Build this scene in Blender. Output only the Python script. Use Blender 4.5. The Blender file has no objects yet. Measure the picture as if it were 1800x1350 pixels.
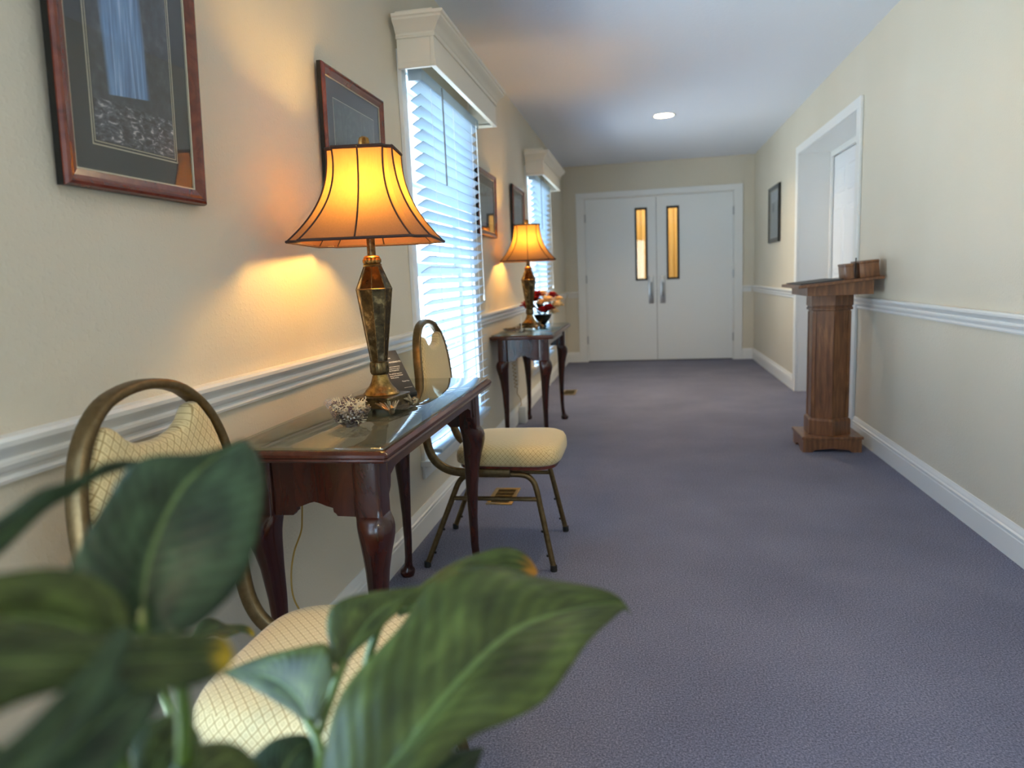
import bpy, bmesh, math, random
from mathutils import Vector, Matrix
random.seed(7)
PI = math.pi
SC = bpy.context.scene
COL = SC.collection
# ------------------------------------------------------------------ room dimensions (metres)
W, H, B = 2.298, 2.440, 9.056          # corridor width, ceiling height, end wall
YN = -2.6                              # wall behind the camera
RAIL, BASE = 0.898, 0.133
WIN_STEP = 3.18
# ------------------------------------------------------------------ camera
YAW, PITCH, ROLL, FPX = -0.186, -0.1477, -0.0427, 1242.6
CAM = Vector((0.961, 0.0, 1.10))
fwd = Vector((math.sin(YAW)*math.cos(PITCH), math.cos(YAW)*math.cos(PITCH), math.sin(PITCH)))
r0 = Vector((math.cos(YAW), -math.sin(YAW), 0)); u0 = r0.cross(fwd)
rgt = r0*math.cos(ROLL) + u0*math.sin(ROLL); upv = -r0*math.sin(ROLL) + u0*math.cos(ROLL)
def at(px, py, dist):
    d = (fwd + rgt*((px-900)/FPX) - upv*((py-675)/FPX)).normalized()
    return CAM + d*dist
cd = bpy.data.cameras.new('camera'); cam = bpy.data.objects.new('camera', cd); COL.objects.link(cam)
m = Matrix((rgt, upv, -fwd)).transposed().to_4x4(); m.translation = CAM; cam.matrix_world = m
cd.sensor_width = 36; cd.sensor_fit = 'HORIZONTAL'; cd.lens = FPX/1800*36
cd.clip_start = 0.02; cd.clip_end = 200
cd.dof.use_dof = True; cd.dof.focus_distance = 1.95; cd.dof.aperture_fstop = 3.0
SC.camera = cam

# ------------------------------------------------------------------ materials
def lin(c):
    return tuple(((x/255)/12.92 if x/255 <= 0.04045 else ((x/255+0.055)/1.055)**2.4) for x in c) + (1,)
class NT:
    def __init__(s, name):
        s.m = bpy.data.materials.new(name); s.m.use_nodes = True; s.t = s.m.node_tree; s.t.nodes.clear()
        s.out = s.n('ShaderNodeOutputMaterial')
    def n(s, typ, **kw):
        nd = s.t.nodes.new(typ)
        for k, v in kw.items():
            if hasattr(nd, k) and not k.startswith('i_'): setattr(nd, k, v)
        return nd
    def l(s, a, b): s.t.links.new(a, b)
    def pbsdf(s, **kw):
        b = s.n('ShaderNodeBsdfPrincipled')
        for k, v in kw.items(): b.inputs[k.replace('_', ' ')].default_value = v
        s.l(b.outputs[0], s.out.inputs[0]); return b
    def coord(s, scale=(1,1,1), kind='Object'):
        tc = s.n('ShaderNodeTexCoord'); mp = s.n('ShaderNodeMapping'); mp.inputs['Scale'].default_value = scale
        s.l(tc.outputs[kind], mp.inputs[0]); return mp.outputs[0]
    def noise(s, vec, scale, detail=3, rough=.5, dist=0):
        n = s.n('ShaderNodeTexNoise'); n.inputs['Scale'].default_value = scale; n.inputs['Detail'].default_value = detail
        n.inputs['Roughness'].default_value = rough; n.inputs['Distortion'].default_value = dist
        s.l(vec, n.inputs['Vector']); return n.outputs['Fac']
    def ramp(s, fac, stops):
        r = s.n('ShaderNodeValToRGB'); e = r.color_ramp.elements
        while len(e) < len(stops): e.new(.5)
        for el, (p, c) in zip(e, stops): el.position = p; el.color = c
        s.l(fac, r.inputs[0]); return r.outputs[0]
    def bump(s, h, strength, dist, to):
        b = s.n('ShaderNodeBump'); b.inputs['Strength'].default_value = strength; b.inputs['Distance'].default_value = dist
        s.l(h, b.inputs['Height']); s.l(b.outputs[0], to.inputs['Normal'])
    def math(s, op, a, b=None, c=None):
        n = s.n('ShaderNodeMath'); n.operation = op
        for i, v in enumerate((a, b, c)):
            if v is None: continue
            if isinstance(v, (int, float)): n.inputs[i].default_value = v
            else: s.l(v, n.inputs[i])
        return n.outputs[0]
def flat(name, rgb, rough=.5, metal=0, spec=.5, **kw):
    t = NT(name); b = t.pbsdf(Base_Color=lin(rgb), Roughness=rough, Metallic=metal)
    b.inputs['Specular IOR Level'].default_value = spec
    # very light surface variation so nothing is dead flat
    n = t.noise(t.coord(), 60, 2); t.bump(n, .04, .002, b)
    return t.m
def m_wall():
    t = NT('wall_paint'); b = t.pbsdf(Roughness=.62); v = t.coord()
    t.l(t.ramp(t.noise(v, 1.3, 2), [(.3, lin((207,198,179))), (.7, lin((212,204,187)))]), b.inputs['Base Color'])
    n1 = t.noise(v, 95, 3, .55); n2 = t.noise(v, 240, 2)
    t.bump(t.math('ADD', t.math('MULTIPLY', t.ramp(n1, [(.5,(0,0,0,1)),(.72,(1,1,1,1))]), 1.0), t.math('MULTIPLY', n2, .3)), .22, .003, b)
    return t.m
def m_ceiling():
    t = NT('ceiling_paint'); b = t.pbsdf(Base_Color=lin((226,230,240)), Roughness=.8); v = t.coord()
    t.bump(t.noise(v, 45, 4, .6), .4, .005, b); return t.m
def m_carpet():
    t = NT('carpet'); b = t.pbsdf(Roughness=.95); v = t.coord()
    b.inputs['Specular IOR Level'].default_value = .1
    n = t.noise(v, 190, 3, .75); n2 = t.noise(v, 2.2, 3)
    f = t.math('ADD', t.math('MULTIPLY', n, .86), t.math('MULTIPLY', n2, .14))
    t.l(t.ramp(f, [(.36, lin((86,88,104))), (.5, lin((117,119,140))), (.64, lin((150,152,172)))]), b.inputs['Base Color'])
    t.bump(n, .8, .006, b); return t.m
def m_wood(name, dark, mid, light, rough=.25, scale=(6,6,.8), coat=.4):
    t = NT(name); b = t.pbsdf(Roughness=rough); b.inputs['Coat Weight'].default_value = coat; b.inputs['Coat Roughness'].default_value = .12
    v = t.coord(scale)
    n = t.noise(v, 5, 5, .6, 1.2)
    w = t.n('ShaderNodeTexWave'); w.wave_type = 'BANDS'; w.inputs['Scale'].default_value = 1.6; w.inputs['Distortion'].default_value = 6
    w.inputs['Detail'].default_value = 3; t.l(v, w.inputs['Vector'])
    f = t.math('ADD', t.math('MULTIPLY', n, .9), t.math('MULTIPLY', w.outputs['Fac'], .10))
    t.l(t.ramp(f, [(.25, lin(dark)), (.5, lin(mid)), (.8, lin(light))]), b.inputs['Base Color'])
    t.bump(t.noise(v, 24, 3), .025, .001, b); return t.m
def m_fabric(name, kx, ky):
    t = NT(name); b = t.pbsdf(Roughness=.75); b.inputs['Sheen Weight'].default_value = .3
    uvn = t.n('ShaderNodeUVMap'); s = t.n('ShaderNodeSeparateXYZ'); t.l(uvn.outputs[0], s.inputs[0]); u, v = s.outputs[0], s.outputs[1]
    a = t.math('ADD', t.math('MULTIPLY', u, kx), t.math('MULTIPLY', v, ky)); c = t.math('SUBTRACT', t.math('MULTIPLY', u, kx), t.math('MULTIPLY', v, ky))
    def cell(q): return t.math('ABSOLUTE', t.math('SUBTRACT', t.math('FRACT', q), .5))     # .5 on a line, 0 mid cell
    ca, cc = cell(a), cell(c); mx = t.math('MAXIMUM', ca, cc)
    line = t.ramp(mx, [(.42, (0,0,0,1)), (.455, (1,1,1,1))])
    ring = t.math('MULTIPLY', t.math('GREATER_THAN', mx, .10), t.math('LESS_THAN', mx, .19))
    f = t.math('MAXIMUM', line, t.math('MULTIPLY', ring, .5))
    mx_ = t.n('ShaderNodeMix'); mx_.data_type = 'RGBA'; t.l(f, mx_.inputs[0])
    mx_.inputs[6].default_value = lin((214,194,144)); mx_.inputs[7].default_value = lin((160,132,82))
    t.l(mx_.outputs[2], b.inputs['Base Color'])
    t.bump(t.math('SUBTRACT', 1.0, f), .25, .002, b); return t.m
def fabric_uv(o, up):
    me = o.data; uv = me.uv_layers.new(name='UVMap')
    for p in me.polygons:
        n = p.normal
        for li in p.loop_indices:
            c = me.vertices[me.loops[li].vertex_index].co
            if up: uv.data[li].uv = (c.x, c.y) if abs(n.z) > .6 else ((c.x, c.z) if abs(n.y) > abs(n.x) else (c.y, c.z))
            else: uv.data[li].uv = (c.y, c.z)
def m_sheet_glass(name, tint=(255,255,255), ior=1.5, rough=0.0, boost=1.0):
    t = NT(name); tr = t.n('ShaderNodeBsdfTransparent'); tr.inputs[0].default_value = lin(tint)
    g = t.n('ShaderNodeBsdfGlossy'); g.inputs['Roughness'].default_value = rough
    lw = t.n('ShaderNodeLayerWeight'); lw.inputs[0].default_value = .5; f0 = ((ior-1)/(ior+1))**2     # Schlick reflectance, the same from both sides
    fac = t.math('MULTIPLY_ADD', t.math('POWER', lw.outputs['Facing'], 5.0), 1-f0, f0)
    mx = t.n('ShaderNodeMixShader'); t.l(t.math('MULTIPLY', fac, boost), mx.inputs[0]); t.l(tr.outputs[0], mx.inputs[1]); t.l(g.outputs[0], mx.inputs[2])
    t.l(mx.outputs[0], t.out.inputs[0]); return t.m
def m_emit(name, rgb, strength):
    t = NT(name); e = t.n('ShaderNodeEmission'); e.inputs[0].default_value = lin(rgb); e.inputs[1].default_value = strength
    t.l(e.outputs[0], t.out.inputs[0]); return t.m
def m_shade(name, outer):
    t = NT(name); d = t.n('ShaderNodeBsdfDiffuse'); tr = t.n('ShaderNodeBsdfTranslucent'); mx = t.n('ShaderNodeMixShader')
    v = t.coord((90, 90, 4)); n = t.noise(v, 3, 3, .6)
    c = t.ramp(n, [(.3, lin(tuple(int(q*.93) for q in outer))), (.7, lin(outer))])
    t.l(c, d.inputs[0]); tr.inputs[0].default_value = lin((222,172,92)); mx.inputs[0].default_value = .15
    t.l(d.outputs[0], mx.inputs[1]); t.l(tr.outputs[0], mx.inputs[2]); t.l(mx.outputs[0], t.out.inputs[0]); return t.m
def m_leaf(name, base=(62,92,44), tipc=None):
    t = NT(name); b = t.pbsdf(Roughness=.42); b.inputs['Specular IOR Level'].default_value = .28
    b.inputs['Coat Weight'].default_value = .08; b.inputs['Coat Roughness'].default_value = .35
    uv = t.n('ShaderNodeUVMap'); s = t.n('ShaderNodeSeparateXYZ'); t.l(uv.outputs[0], s.inputs[0])
    u, v = s.outputs[0], s.outputs[1]                       # u along the leaf, v across 0..1
    av = t.math('ABSOLUTE', t.math('SUBTRACT', v, .5))
    ph = t.math('SUBTRACT', t.math('MULTIPLY', u, 15.0), t.math('MULTIPLY', av, 9.0))
    wv = t.math('SINE', t.math('MULTIPLY', ph, 2*PI))
    n = t.noise(uv.outputs[0], 5, 3)
    f = t.math('ADD', t.math('MULTIPLY', wv, .045), n)
    dk = tuple(int(q*.72) for q in base); lt = tuple(min(255, int(q*1.3)+6) for q in base)
    col = t.ramp(f, [(.3, lin(dk)), (.5, lin(base)), (.72, lin(lt))])
    rib = t.math('LESS_THAN', av, .018)
    mx = t.n('ShaderNodeMix'); mx.data_type = 'RGBA'; t.l(t.math('MULTIPLY', rib, .45), mx.inputs[0]); t.l(col, mx.inputs[6]); mx.inputs[7].default_value = lin((120,146,84))
    last = mx.outputs[2]
    if tipc:
        m2 = t.n('ShaderNodeMix'); m2.data_type = 'RGBA'
        t.l(t.ramp(t.math('ADD', u, t.math('MULTIPLY', t.math('SUBTRACT', n, .5), .25)), [(.86, (0,0,0,1)), (.95, (1,1,1,1))]), m2.inputs[0])
        t.l(last, m2.inputs[6]); m2.inputs[7].default_value = lin(tipc); last = m2.outputs[2]
    t.l(last, b.inputs['Base Color'])
    t.bump(wv, .25, .0012, b)
    tr = t.n('ShaderNodeBsdfTranslucent'); t.l(last, tr.inputs[0]); ms = t.n('ShaderNodeMixShader'); ms.inputs[0].default_value = .22
    t.l(b.outputs[0], ms.inputs[1]); t.l(tr.outputs[0], ms.inputs[2]); t.l(ms.outputs[0], t.out.inputs[0]); return t.m
def m_mirror_panel():
    t = NT('antiqued_mirror'); b = t.pbsdf(Metallic=.95); v = t.coord()
    n = t.noise(v, 38, 4, .6)
    t.l(t.ramp(n, [(.38, lin((64,54,40))), (.55, lin((96,82,58))), (.72, lin((180,160,118)))]), b.inputs['Base Color'])
    t.l(t.ramp(n, [(.3, (.35,.35,.35,1)), (.6, (.12,.12,.12,1))]), b.inputs['Roughness']); return t.m
def m_bronze(name, dark, light, rough=.32):
    t = NT(name); b = t.pbsdf(Metallic=.85, Roughness=rough); n = t.noise(t.coord(), 60, 4, .6)
    t.l(t.ramp(n, [(.35, lin(dark)), (.65, lin(light))]), b.inputs['Base Color']); return t.m
def m_photo(name, kind):
    """a framed landscape print; Object coordinates: y across, z up (metres, 0 at the middle)"""
    t = NT(name); b = t.pbsdf(Roughness=.4)
    tc = t.n('ShaderNodeTexCoord'); s = t.n('ShaderNodeSeparateXYZ'); t.l(tc.outputs['Object'], s.inputs[0]); x, y, z = s.outputs
    def mp(scale):
        q = t.n('ShaderNodeMapping'); q.inputs['Scale'].default_value = scale; t.l(tc.outputs['Object'], q.inputs[0]); return q.outputs[0]
    rock = t.ramp(t.noise(mp((1,14,14)), 3, 6, .65), [(.35, lin((22,24,32))), (.55, lin((50,54,66))), (.75, lin((92,92,100)))])
    if kind == 'fall':
        streak = t.ramp(t.noise(mp((1,70,3)), 2, 4, .6), [(.3, lin((48,84,136))), (.55, lin((112,154,204))), (.75, lin((190,214,240)))])
        cy = t.math('ADD', y, t.math('MULTIPLY', z, .06))
        mask = t.math('MULTIPLY', t.ramp(t.math('ABSOLUTE', t.math('ADD', cy, .018)), [(.048,(1,1,1,1)),(.058,(0,0,0,1))]), t.math('GREATER_THAN', t.math('ADD', z, t.math('MULTIPLY', y, -.12)), -.085))
        water = t.ramp(t.noise(mp((1,26,60)), 2, 6, .7, .6), [(.42, lin((26,28,36))), (.56, lin((88,90,104))), (.66, lin((222,212,214)))])
        m1 = t.n('ShaderNodeMix'); m1.data_type = 'RGBA'; t.l(mask, m1.inputs[0]); t.l(rock, m1.inputs[6]); t.l(streak, m1.inputs[7])
        m2 = t.n('ShaderNodeMix'); m2.data_type = 'RGBA'; t.l(t.math('LESS_THAN', z, -.105), m2.inputs[0]); t.l(m1.outputs[2], m2.inputs[6]); t.l(water, m2.inputs[7])
        out = m2.outputs[2]
    else:
        tree = t.ramp(t.noise(mp((1,40,22)), 2, 7, .7, .4), [(.45, lin((22,30,28))), (.6, lin((60,76,62))), (.78, lin((150,164,150)))])
        sky = t.ramp(t.noise(mp((1,4,9)), 3, 4), [(.4, lin((84,104,120))), (.7, lin((160,172,178)))])
        m1 = t.n('ShaderNodeMix'); m1.data_type = 'RGBA'
        hill = t.math('ADD', z, t.math('MULTIPLY', t.noise(mp((1,9,0)), 2, 4), -.12))
        t.l(t.math('GREATER_THAN', hill, .0 if kind == 'lake' else .06), m1.inputs[0]); t.l(tree, m1.inputs[6]); t.l(sky, m1.inputs[7]); out = m1.outputs[2]
    t.l(out, b.inputs['Base Color']); return t.m

M = {}
M['wall'] = m_wall(); M['ceiling'] = m_ceiling(); M['carpet'] = m_carpet()
M['trim'] = flat('white_trim_paint', (226,226,224), .35)
M['door'] = flat('white_door_paint', (226,228,228), .4)
M['door_bright'] = flat('white_panel_door_paint', (226,228,232), .35)
M['valance'] = flat('cream_valance_paint', (222,214,198), .4)
M['cherry'] = m_wood('dark_cherry_wood', (36,13,9), (54,21,13), (82,34,21), .22, (3,3,.8), .12)
M['cherry_top'] = m_wood('cherry_top_wood', (54,22,14), (72,32,20), (90,44,28), .25, (4,.7,4), .12)
M['lectern'] = m_wood('oak_stained', (76,46,28), (114,72,43), (152,106,66), .35, (7,7,.9), .25)
M['frame_wood'] = m_wood('mahogany_frame', (58,18,10), (98,36,20), (126,54,32), .25, (4,4,4))
M['black_edge'] = flat('black_lacquer', (14,13,13), .25)
M['mat_board'] = flat('charcoal_mat_board', (56,56,58), .8)
M['fillet'] = flat('cream_fillet', (190,180,158), .4)
M['pic_glass'] = m_sheet_glass('picture_glass', ior=1.5)
M['top_glass'] = m_sheet_glass('table_top_glass', (236,244,238), ior=1.75)
M['win_glass'] = m_sheet_glass('window_glass', (244,250,250), ior=1.45)
M['fabric_seat'] = m_fabric('gold_diamond_fabric_seat', 52, 52); M['fabric_back'] = m_fabric('gold_diamond_fabric_back', 54, 40)
M['chair_metal'] = m_bronze('bronze_powder_coat', (98,80,52), (118,98,68), .42)
M['rubber'] = flat('black_rubber', (24,24,24), .7)
M['brass'] = m_bronze('antique_brass', (104,80,40), (164,132,74), .3)
M['bronze'] = m_bronze('dark_bronze', (66,54,36), (126,106,70), .35)
M['mirror'] = m_mirror_panel()
M['pewter'] = m_bronze('pewter_scroll', (120,106,82), (184,168,138), .28)
M['shade'] = m_shade('bronze_shade_fabric', (146,100,80))
M['shade_trim'] = flat('dark_brown_piping', (58,34,26), .7)
M['bulb'] = m_emit('lit_bulb', (255,200,106), 122)
M['slat'] = None
t = NT('white_blind_slat'); b = t.pbsdf(Base_Color=lin((172,192,208)), Roughness=.4); tr = t.n('ShaderNodeBsdfTranslucent'); tr.inputs[0].default_value = lin((214,230,240))
mx = t.n('ShaderNodeMixShader'); mx.inputs[0].default_value = .10; t.l(b.outputs[0], mx.inputs[1]); t.l(tr.outputs[0], mx.inputs[2]); t.l(mx.outputs[0], t.out.inputs[0]); M['slat'] = t.m
M['cord_white'] = flat('white_cord', (230,232,232), .7)
M['wand'] = flat('grey_wand', (120,126,130), .3)
M['sash'] = flat('white_vinyl', (232,234,236), .4)
M['chrome'] = flat('satin_steel', (176,178,180), .3, .9)
M['steel_dark'] = flat('dull_steel', (104,106,108), .4, .8)
M['black'] = flat('black_metal', (18,18,20), .5)
M['amber_glass'] = m_sheet_glass('amber_glass', (250,236,206), 1.5)
M['register'] = m_bronze('brass_register', (140,118,70), (168,146,96), .4)
M['dark_gap_fill'] = flat('dark_gap_fill', (24,22,20), .8)
M['sign_black'] = flat('black_card', (34,32,31), .45); M['sign_white'] = flat('white_lettering', (236,232,224), .6)
M['cord_gold'] = flat('gold_lamp_cord', (176,142,64), .4)
M['lamp_white'] = flat('white_plastic', (228,226,220), .4)
t = NT('cut_crystal'); g = t.n('ShaderNodeBsdfGlossy'); g.inputs[1].default_value = .03; tr = t.n('ShaderNodeBsdfTransparent'); tr.inputs[0].default_value = lin((236,232,230))
lw = t.n('ShaderNodeLayerWeight'); lw.inputs[0].default_value = .5; mx = t.n('ShaderNodeMixShader')
vo = t.n('ShaderNodeTexVoronoi'); vo.inputs['Scale'].default_value = 130; t.l(t.coord(), vo.inputs['Vector'])
bp = t.n('ShaderNodeBump'); bp.inputs['Strength'].default_value = 1; bp.inputs['Distance'].default_value = .006; t.l(vo.outputs['Distance'], bp.inputs['Height']); t.l(bp.outputs[0], g.inputs['Normal']); t.l(bp.outputs[0], lw.inputs['Normal'])
t.l(t.math('ADD', t.math('MULTIPLY', t.math('POWER', lw.outputs['Facing'], 3.0), .8), .16), mx.inputs[0]); t.l(tr.outputs[0], mx.inputs[1]); t.l(g.outputs[0], mx.inputs[2]); t.l(mx.outputs[0], t.out.inputs[0]); M['crystal'] = t.m
M['paper'] = flat('cream_shredded_paper', (226,212,178), .7); M['paper_dark'] = flat('plum_shreds', (92,70,74), .7)
M['red'] = flat('red_petals', (170,20,34), .6); M['cream'] = flat('cream_petals', (238,216,168), .6); M['green_dark'] = flat('dark_green_leaf', (28,44,30), .5)
M['vase'] = flat('black_glazed_vase', (22,26,26), .2)
M['terracotta'] = flat('brown_glazed_pot', (72,58,48), .35); M['soil'] = flat('potting_soil', (34,26,20), .95)
M['leaf'] = m_leaf('peace_lily_leaf', (62,74,34)); M['leaf_teal'] = m_leaf('peace_lily_leaf_blue', (46,64,44)); M['leaf_tip'] = m_leaf('peace_lily_leaf_yellow_tip', (54,66,34), (176,150,36)); M['leaf_brown'] = m_leaf('peace_lily_leaf_brown_tip', (60,74,30), (160,110,30))
M['stalk'] = flat('green_leaf_stalk', (76,98,34), .4)
M['pad'] = flat('dark_writing_pad', (52,52,52), .6)
M['curtain'] = flat('tan_curtain', (226,208,166), .9)

# ------------------------------------------------------------------ mesh helpers
class MB:
    def __init__(s): s.b = bmesh.new()
    def box(s, x0, x1, y0, y1, z0, z1, bev=0):
        vs = [s.b.verts.new(p) for p in ((x0,y0,z0),(x1,y0,z0),(x1,y1,z0),(x0,y1,z0),(x0,y0,z1),(x1,y0,z1),(x1,y1,z1),(x0,y1,z1))]
        fs = [s.b.faces.new([vs[i] for i in f]) for f in ((3,2,1,0),(4,5,6,7),(0,1,5,4),(1,2,6,5),(2,3,7,6),(3,0,4,7))]
        if bev:
            ed = list({e for f in fs for e in f.edges}); bmesh.ops.bevel(s.b, geom=ed, offset=bev, segments=2, affect='EDGES', profile=.5)
        return s
    def loft(s, rings, close=True, cap=True):
        """rings: lists of equal length"""
        vr = [[s.b.verts.new(p) for p in r] for r in rings]; n = len(vr[0])
        for a, c in zip(vr, vr[1:]):
            for i in range(n if close else n-1):
                j = (i+1) % n
                s.b.faces.new((a[i], a[j], c[j], c[i]))
        if cap and close:
            s.b.faces.new(list(reversed(vr[0]))); s.b.faces.new(vr[-1])
        return s
    def lathe(s, prof, c=(0,0,0), n=32, cap=True, flute=0, nf=0):
        rings = []
        for r, z in prof:
            rings.append([(c[0]+(r*(1+flute*math.cos(nf*2*PI*i/n)))*math.cos(2*PI*i/n), c[1]+(r*(1+flute*math.cos(nf*2*PI*i/n)))*math.sin(2*PI*i/n), c[2]+z) for i in range(n)])
        return s.loft(rings, cap=cap)
    def tube(s, pts, rad, n=10, flat_=None, closed=False):
        """pts: path; rad: number or list; flat_: (axis, a, b) keeps the section's b radius along the fixed axis"""
        P = [Vector(p) for p in pts]; R_ = rad if isinstance(rad, (list, tuple)) else [rad]*len(P)
        rings = []; prev = None
        for i, p in enumerate(P):
            if closed: t_ = (P[(i+1) % len(P)] - P[i-1])
            else: t_ = (P[min(i+1, len(P)-1)] - P[max(i-1, 0)])
            t_.normalize()
            if flat_:
                ax = Vector(flat_[0]); ax = (ax - t_*ax.dot(t_)).normalized(); bx = t_.cross(ax)
                rings.append([p + ax*flat_[1]*sq(math.cos(a)) + bx*flat_[2]*sq(math.sin(a)) for a in [2*PI*k/n for k in range(n)]])
                continue
            if prev is None:
                prev = t_.orthogonal().normalized()
            prev = (prev - t_*prev.dot(t_)).normalized(); bx = t_.cross(prev)
            rings.append([p + (prev*math.cos(a) + bx*math.sin(a))*R_[i] for a in [2*PI*k/n for k in range(n)]])
        if closed: rings.append(rings[0]); return s.loft(rings, cap=False)
        return s.loft(rings)
    def prism(s, poly, fn, d0, d1):
        """poly: 2D outline, fn(u, v, d) -> 3D, extruded between depths d0 and d1"""
        return s.loft([[fn(u, v, d0) for u, v in poly], [fn(u, v, d1) for u, v in poly]])
    def ball(s, c, r, sc=(1,1,1), seg=16):
        rs = []
        for i in range(1, seg//2):
            a = PI*i/(seg//2); rs.append((r*math.sin(a), -r*math.cos(a)))
        rings = [[(c[0]+q*math.cos(2*PI*k/seg)*sc[0], c[1]+q*math.sin(2*PI*k/seg)*sc[1], c[2]+z*sc[2]) for k in range(seg)] for q, z in rs]
        return s.loft(rings)
    def done(s, name, mat, parent=None, smooth=True, loc=(0,0,0), rot=None, sub=0, bevel=0, angle=35):
        bmesh.ops.recalc_face_normals(s.b, faces=s.b.faces)
        me = bpy.data.meshes.new(name); s.b.to_mesh(me); s.b.free()
        mats = mat if isinstance(mat, list) else [mat]
        for q in mats: me.materials.append(q)
        o = bpy.data.objects.new(name, me); COL.objects.link(o); o.location = loc
        if rot: o.rotation_euler = rot
        if parent: o.parent = parent
        if bevel:
            md = o.modifiers.new('b', 'BEVEL'); md.width = bevel; md.segments = 2; md.limit_method = 'ANGLE'; md.angle_limit = math.radians(40)
        if sub:
            md = o.modifiers.new('s', 'SUBSURF'); md.levels = sub; md.render_levels = sub
        if smooth:
            for p in me.polygons: p.use_smooth = True
            if not sub:
                bm = bmesh.new(); bm.from_mesh(me)
                for e in bm.edges:
                    if len(e.link_faces) == 2 and e.calc_face_angle(0) > math.radians(angle): e.smooth = False
                bm.to_mesh(me); bm.free()
        return o
def sq(v, k=.6): return math.copysign(abs(v)**k, v)
def tag(o, label=None, cat=None, group=None, kind=None):
    if label: o['label'] = label
    if cat: o['category'] = cat
    if group: o['group'] = group
    if kind: o['kind'] = kind
    return o
def empty(name, loc, label, cat, group=None, rz=0):
    o = bpy.data.objects.new(name, None); COL.objects.link(o); o.location = loc; o.rotation_euler = (0,0,rz)
    o.empty_display_size = .05
    return tag(o, label, cat, group)
def struct(o): o['kind'] = 'structure'; return o
def copy_tree(o, loc=None, label=None, top=True):
    c = o.copy(); COL.objects.link(c)
    if top:
        if loc is not None: c.location = loc
        if label: c['label'] = label
    for ch in [x for x in bpy.data.objects if x.parent == o]:
        k = copy_tree(ch, top=False); k.parent = c
    return c

# ------------------------------------------------------------------ setting: floor, ceiling, walls
XR = 2.75
struct(MB().box(-.16, XR, YN-.1, B+.12, -.1, 0).done('floor', M['carpet'], smooth=False))
# ceiling with a round hole for each recessed light
LIGHTS = [(1.168, 6.53)]
LIGHTS = [(1.168, -.9), (1.168, 2.75), (1.168, 6.53)]  # first two are added out of view as fill light
cb = MB()
def ceiling_piece(mb, x0, x1, y0, y1, holes):
    seg = 32
    if not holes:
        mb.box(x0, x1, y0, y1, H, H+.1); return
    (hx, hy) = holes[0]; a = .16
    mb.box(x0, hx-a, y0, y1, H, H+.1); mb.box(hx+a, x1, y0, y1, H, H+.1)
    mb.box(hx-a, hx+a, y0, hy-a, H, H+.1); mb.box(hx-a, hx+a, hy+a, y1, H, H+.1)
    for k in range(seg):                          # square with a round hole, as wedges
        def P(i):
            th = 2*PI*i/seg; c, s_ = math.cos(th), math.sin(th); q = a/max(abs(c), abs(s_)); return (hx+.085*c, hy+.085*s_), (hx+q*c, hy+q*s_)
        (i0, o0), (i1, o1) = P(k), P(k+1)
        v = [mb.b.verts.new((p[0], p[1], z)) for z in (H, H+.1) for p in (i0, o0, o1, i1)]
        for f in ((3,2,1,0),(4,5,6,7),(0,1,5,4),(1,2,6,5),(2,3,7,6),(3,0,4,7)): mb.b.faces.new([v[i] for i in f])
cuts_ = [YN-.1, .9, 4.6, B+.12]
for k_, l_ in enumerate(LIGHTS): ceiling_piece(cb, -.16, XR, cuts_[k_], cuts_[k_+1], [l_])
struct(cb.done('ceiling', M['ceiling'], smooth=False))
WY0, WY1, WZ0, WZ1 = 2.945, 4.000, .330, 1.975     # opening of the middle window
offs = [0, WIN_STEP, -WIN_STEP-.13]
wl = MB(); wl.box(-.16, 0, YN, B, 0, WZ0); wl.box(-.16, 0, YN, B, WZ1, H)
cuts = [YN] + sorted(sum([[WY0+o, WY1+o] for o in offs], [])) + [B]
for a, c in zip(cuts[::2], cuts[1::2]): wl.box(-.16, 0, a, c, WZ0, WZ1)
struct(wl.done('wall_left', M['wall'], smooth=False))
DY0, DY1, DZ = 4.885, 6.575, 2.045                # doorway recess in the right wall
RX = 2.56
wr = MB(); wr.box(W, W+.14, YN, DY0-.018, 0, H); wr.box(W, W+.14, DY1+.018, B, 0, H); wr.box(W, W+.14, DY0-.018, DY1+.018, DZ+.017, H)
wr.box(W+.14, XR, DY0-.14, DY0-.02, 0, H); wr.box(W+.14, XR, DY1+.02, DY1+.14, 0, H)
struct(wr.done('wall_right', M['wall'], smooth=False))
BX0, BX1, BZ = .262, 2.065, 2.042
wb = MB(); wb.box(0, BX0, B, B+.12, 0, H); wb.box(BX1, W, B, B+.12, 0, H); wb.box(BX0, BX1, B, B+.12, BZ, H)
struct(wb.done('wall_back', M['wall'], smooth=False))
mb = MB(); mb.box(-.16, .25, YN-.1, YN, 0, H); mb.box(1.10, XR, YN-.1, YN, 0, H); mb.box(.25, 1.10, YN-.1, YN, 2.1, H); struct(mb.done('wall_front', M['wall'], smooth=False))
mb = MB(); mb.box(.25, .31, YN-.07, YN-.03, 0, 2.1); mb.box(1.04, 1.10, YN-.07, YN-.03, 0, 2.1); mb.box(.31, 1.04, YN-.07, YN-.03, 0, .20); mb.box(.31, 1.04, YN-.07, YN-.03, 2.02, 2.1)  # unseen glazed pane, added to send fill daylight down the corridor
fill_glazing = struct(mb.done('window_4', M['sash'], smooth=False))
MB().box(.31, 1.04, YN-.053, YN-.047, .20, 2.02).done('window_pane', M['win_glass'], fill_glazing, smooth=False)
ld = bpy.data.lights.new('fill_portal', 'AREA'); ld.shape = 'RECTANGLE'; ld.size = .85; ld.size_y = 2.1; ld.cycles.is_portal = True  # guides sampling of sky through the added fill pane
po = bpy.data.objects.new('fill_portal', ld); COL.objects.link(po); po.location = (.675, YN-.08, 1.05); po.rotation_euler = (PI/2, 0, 0)

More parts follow.
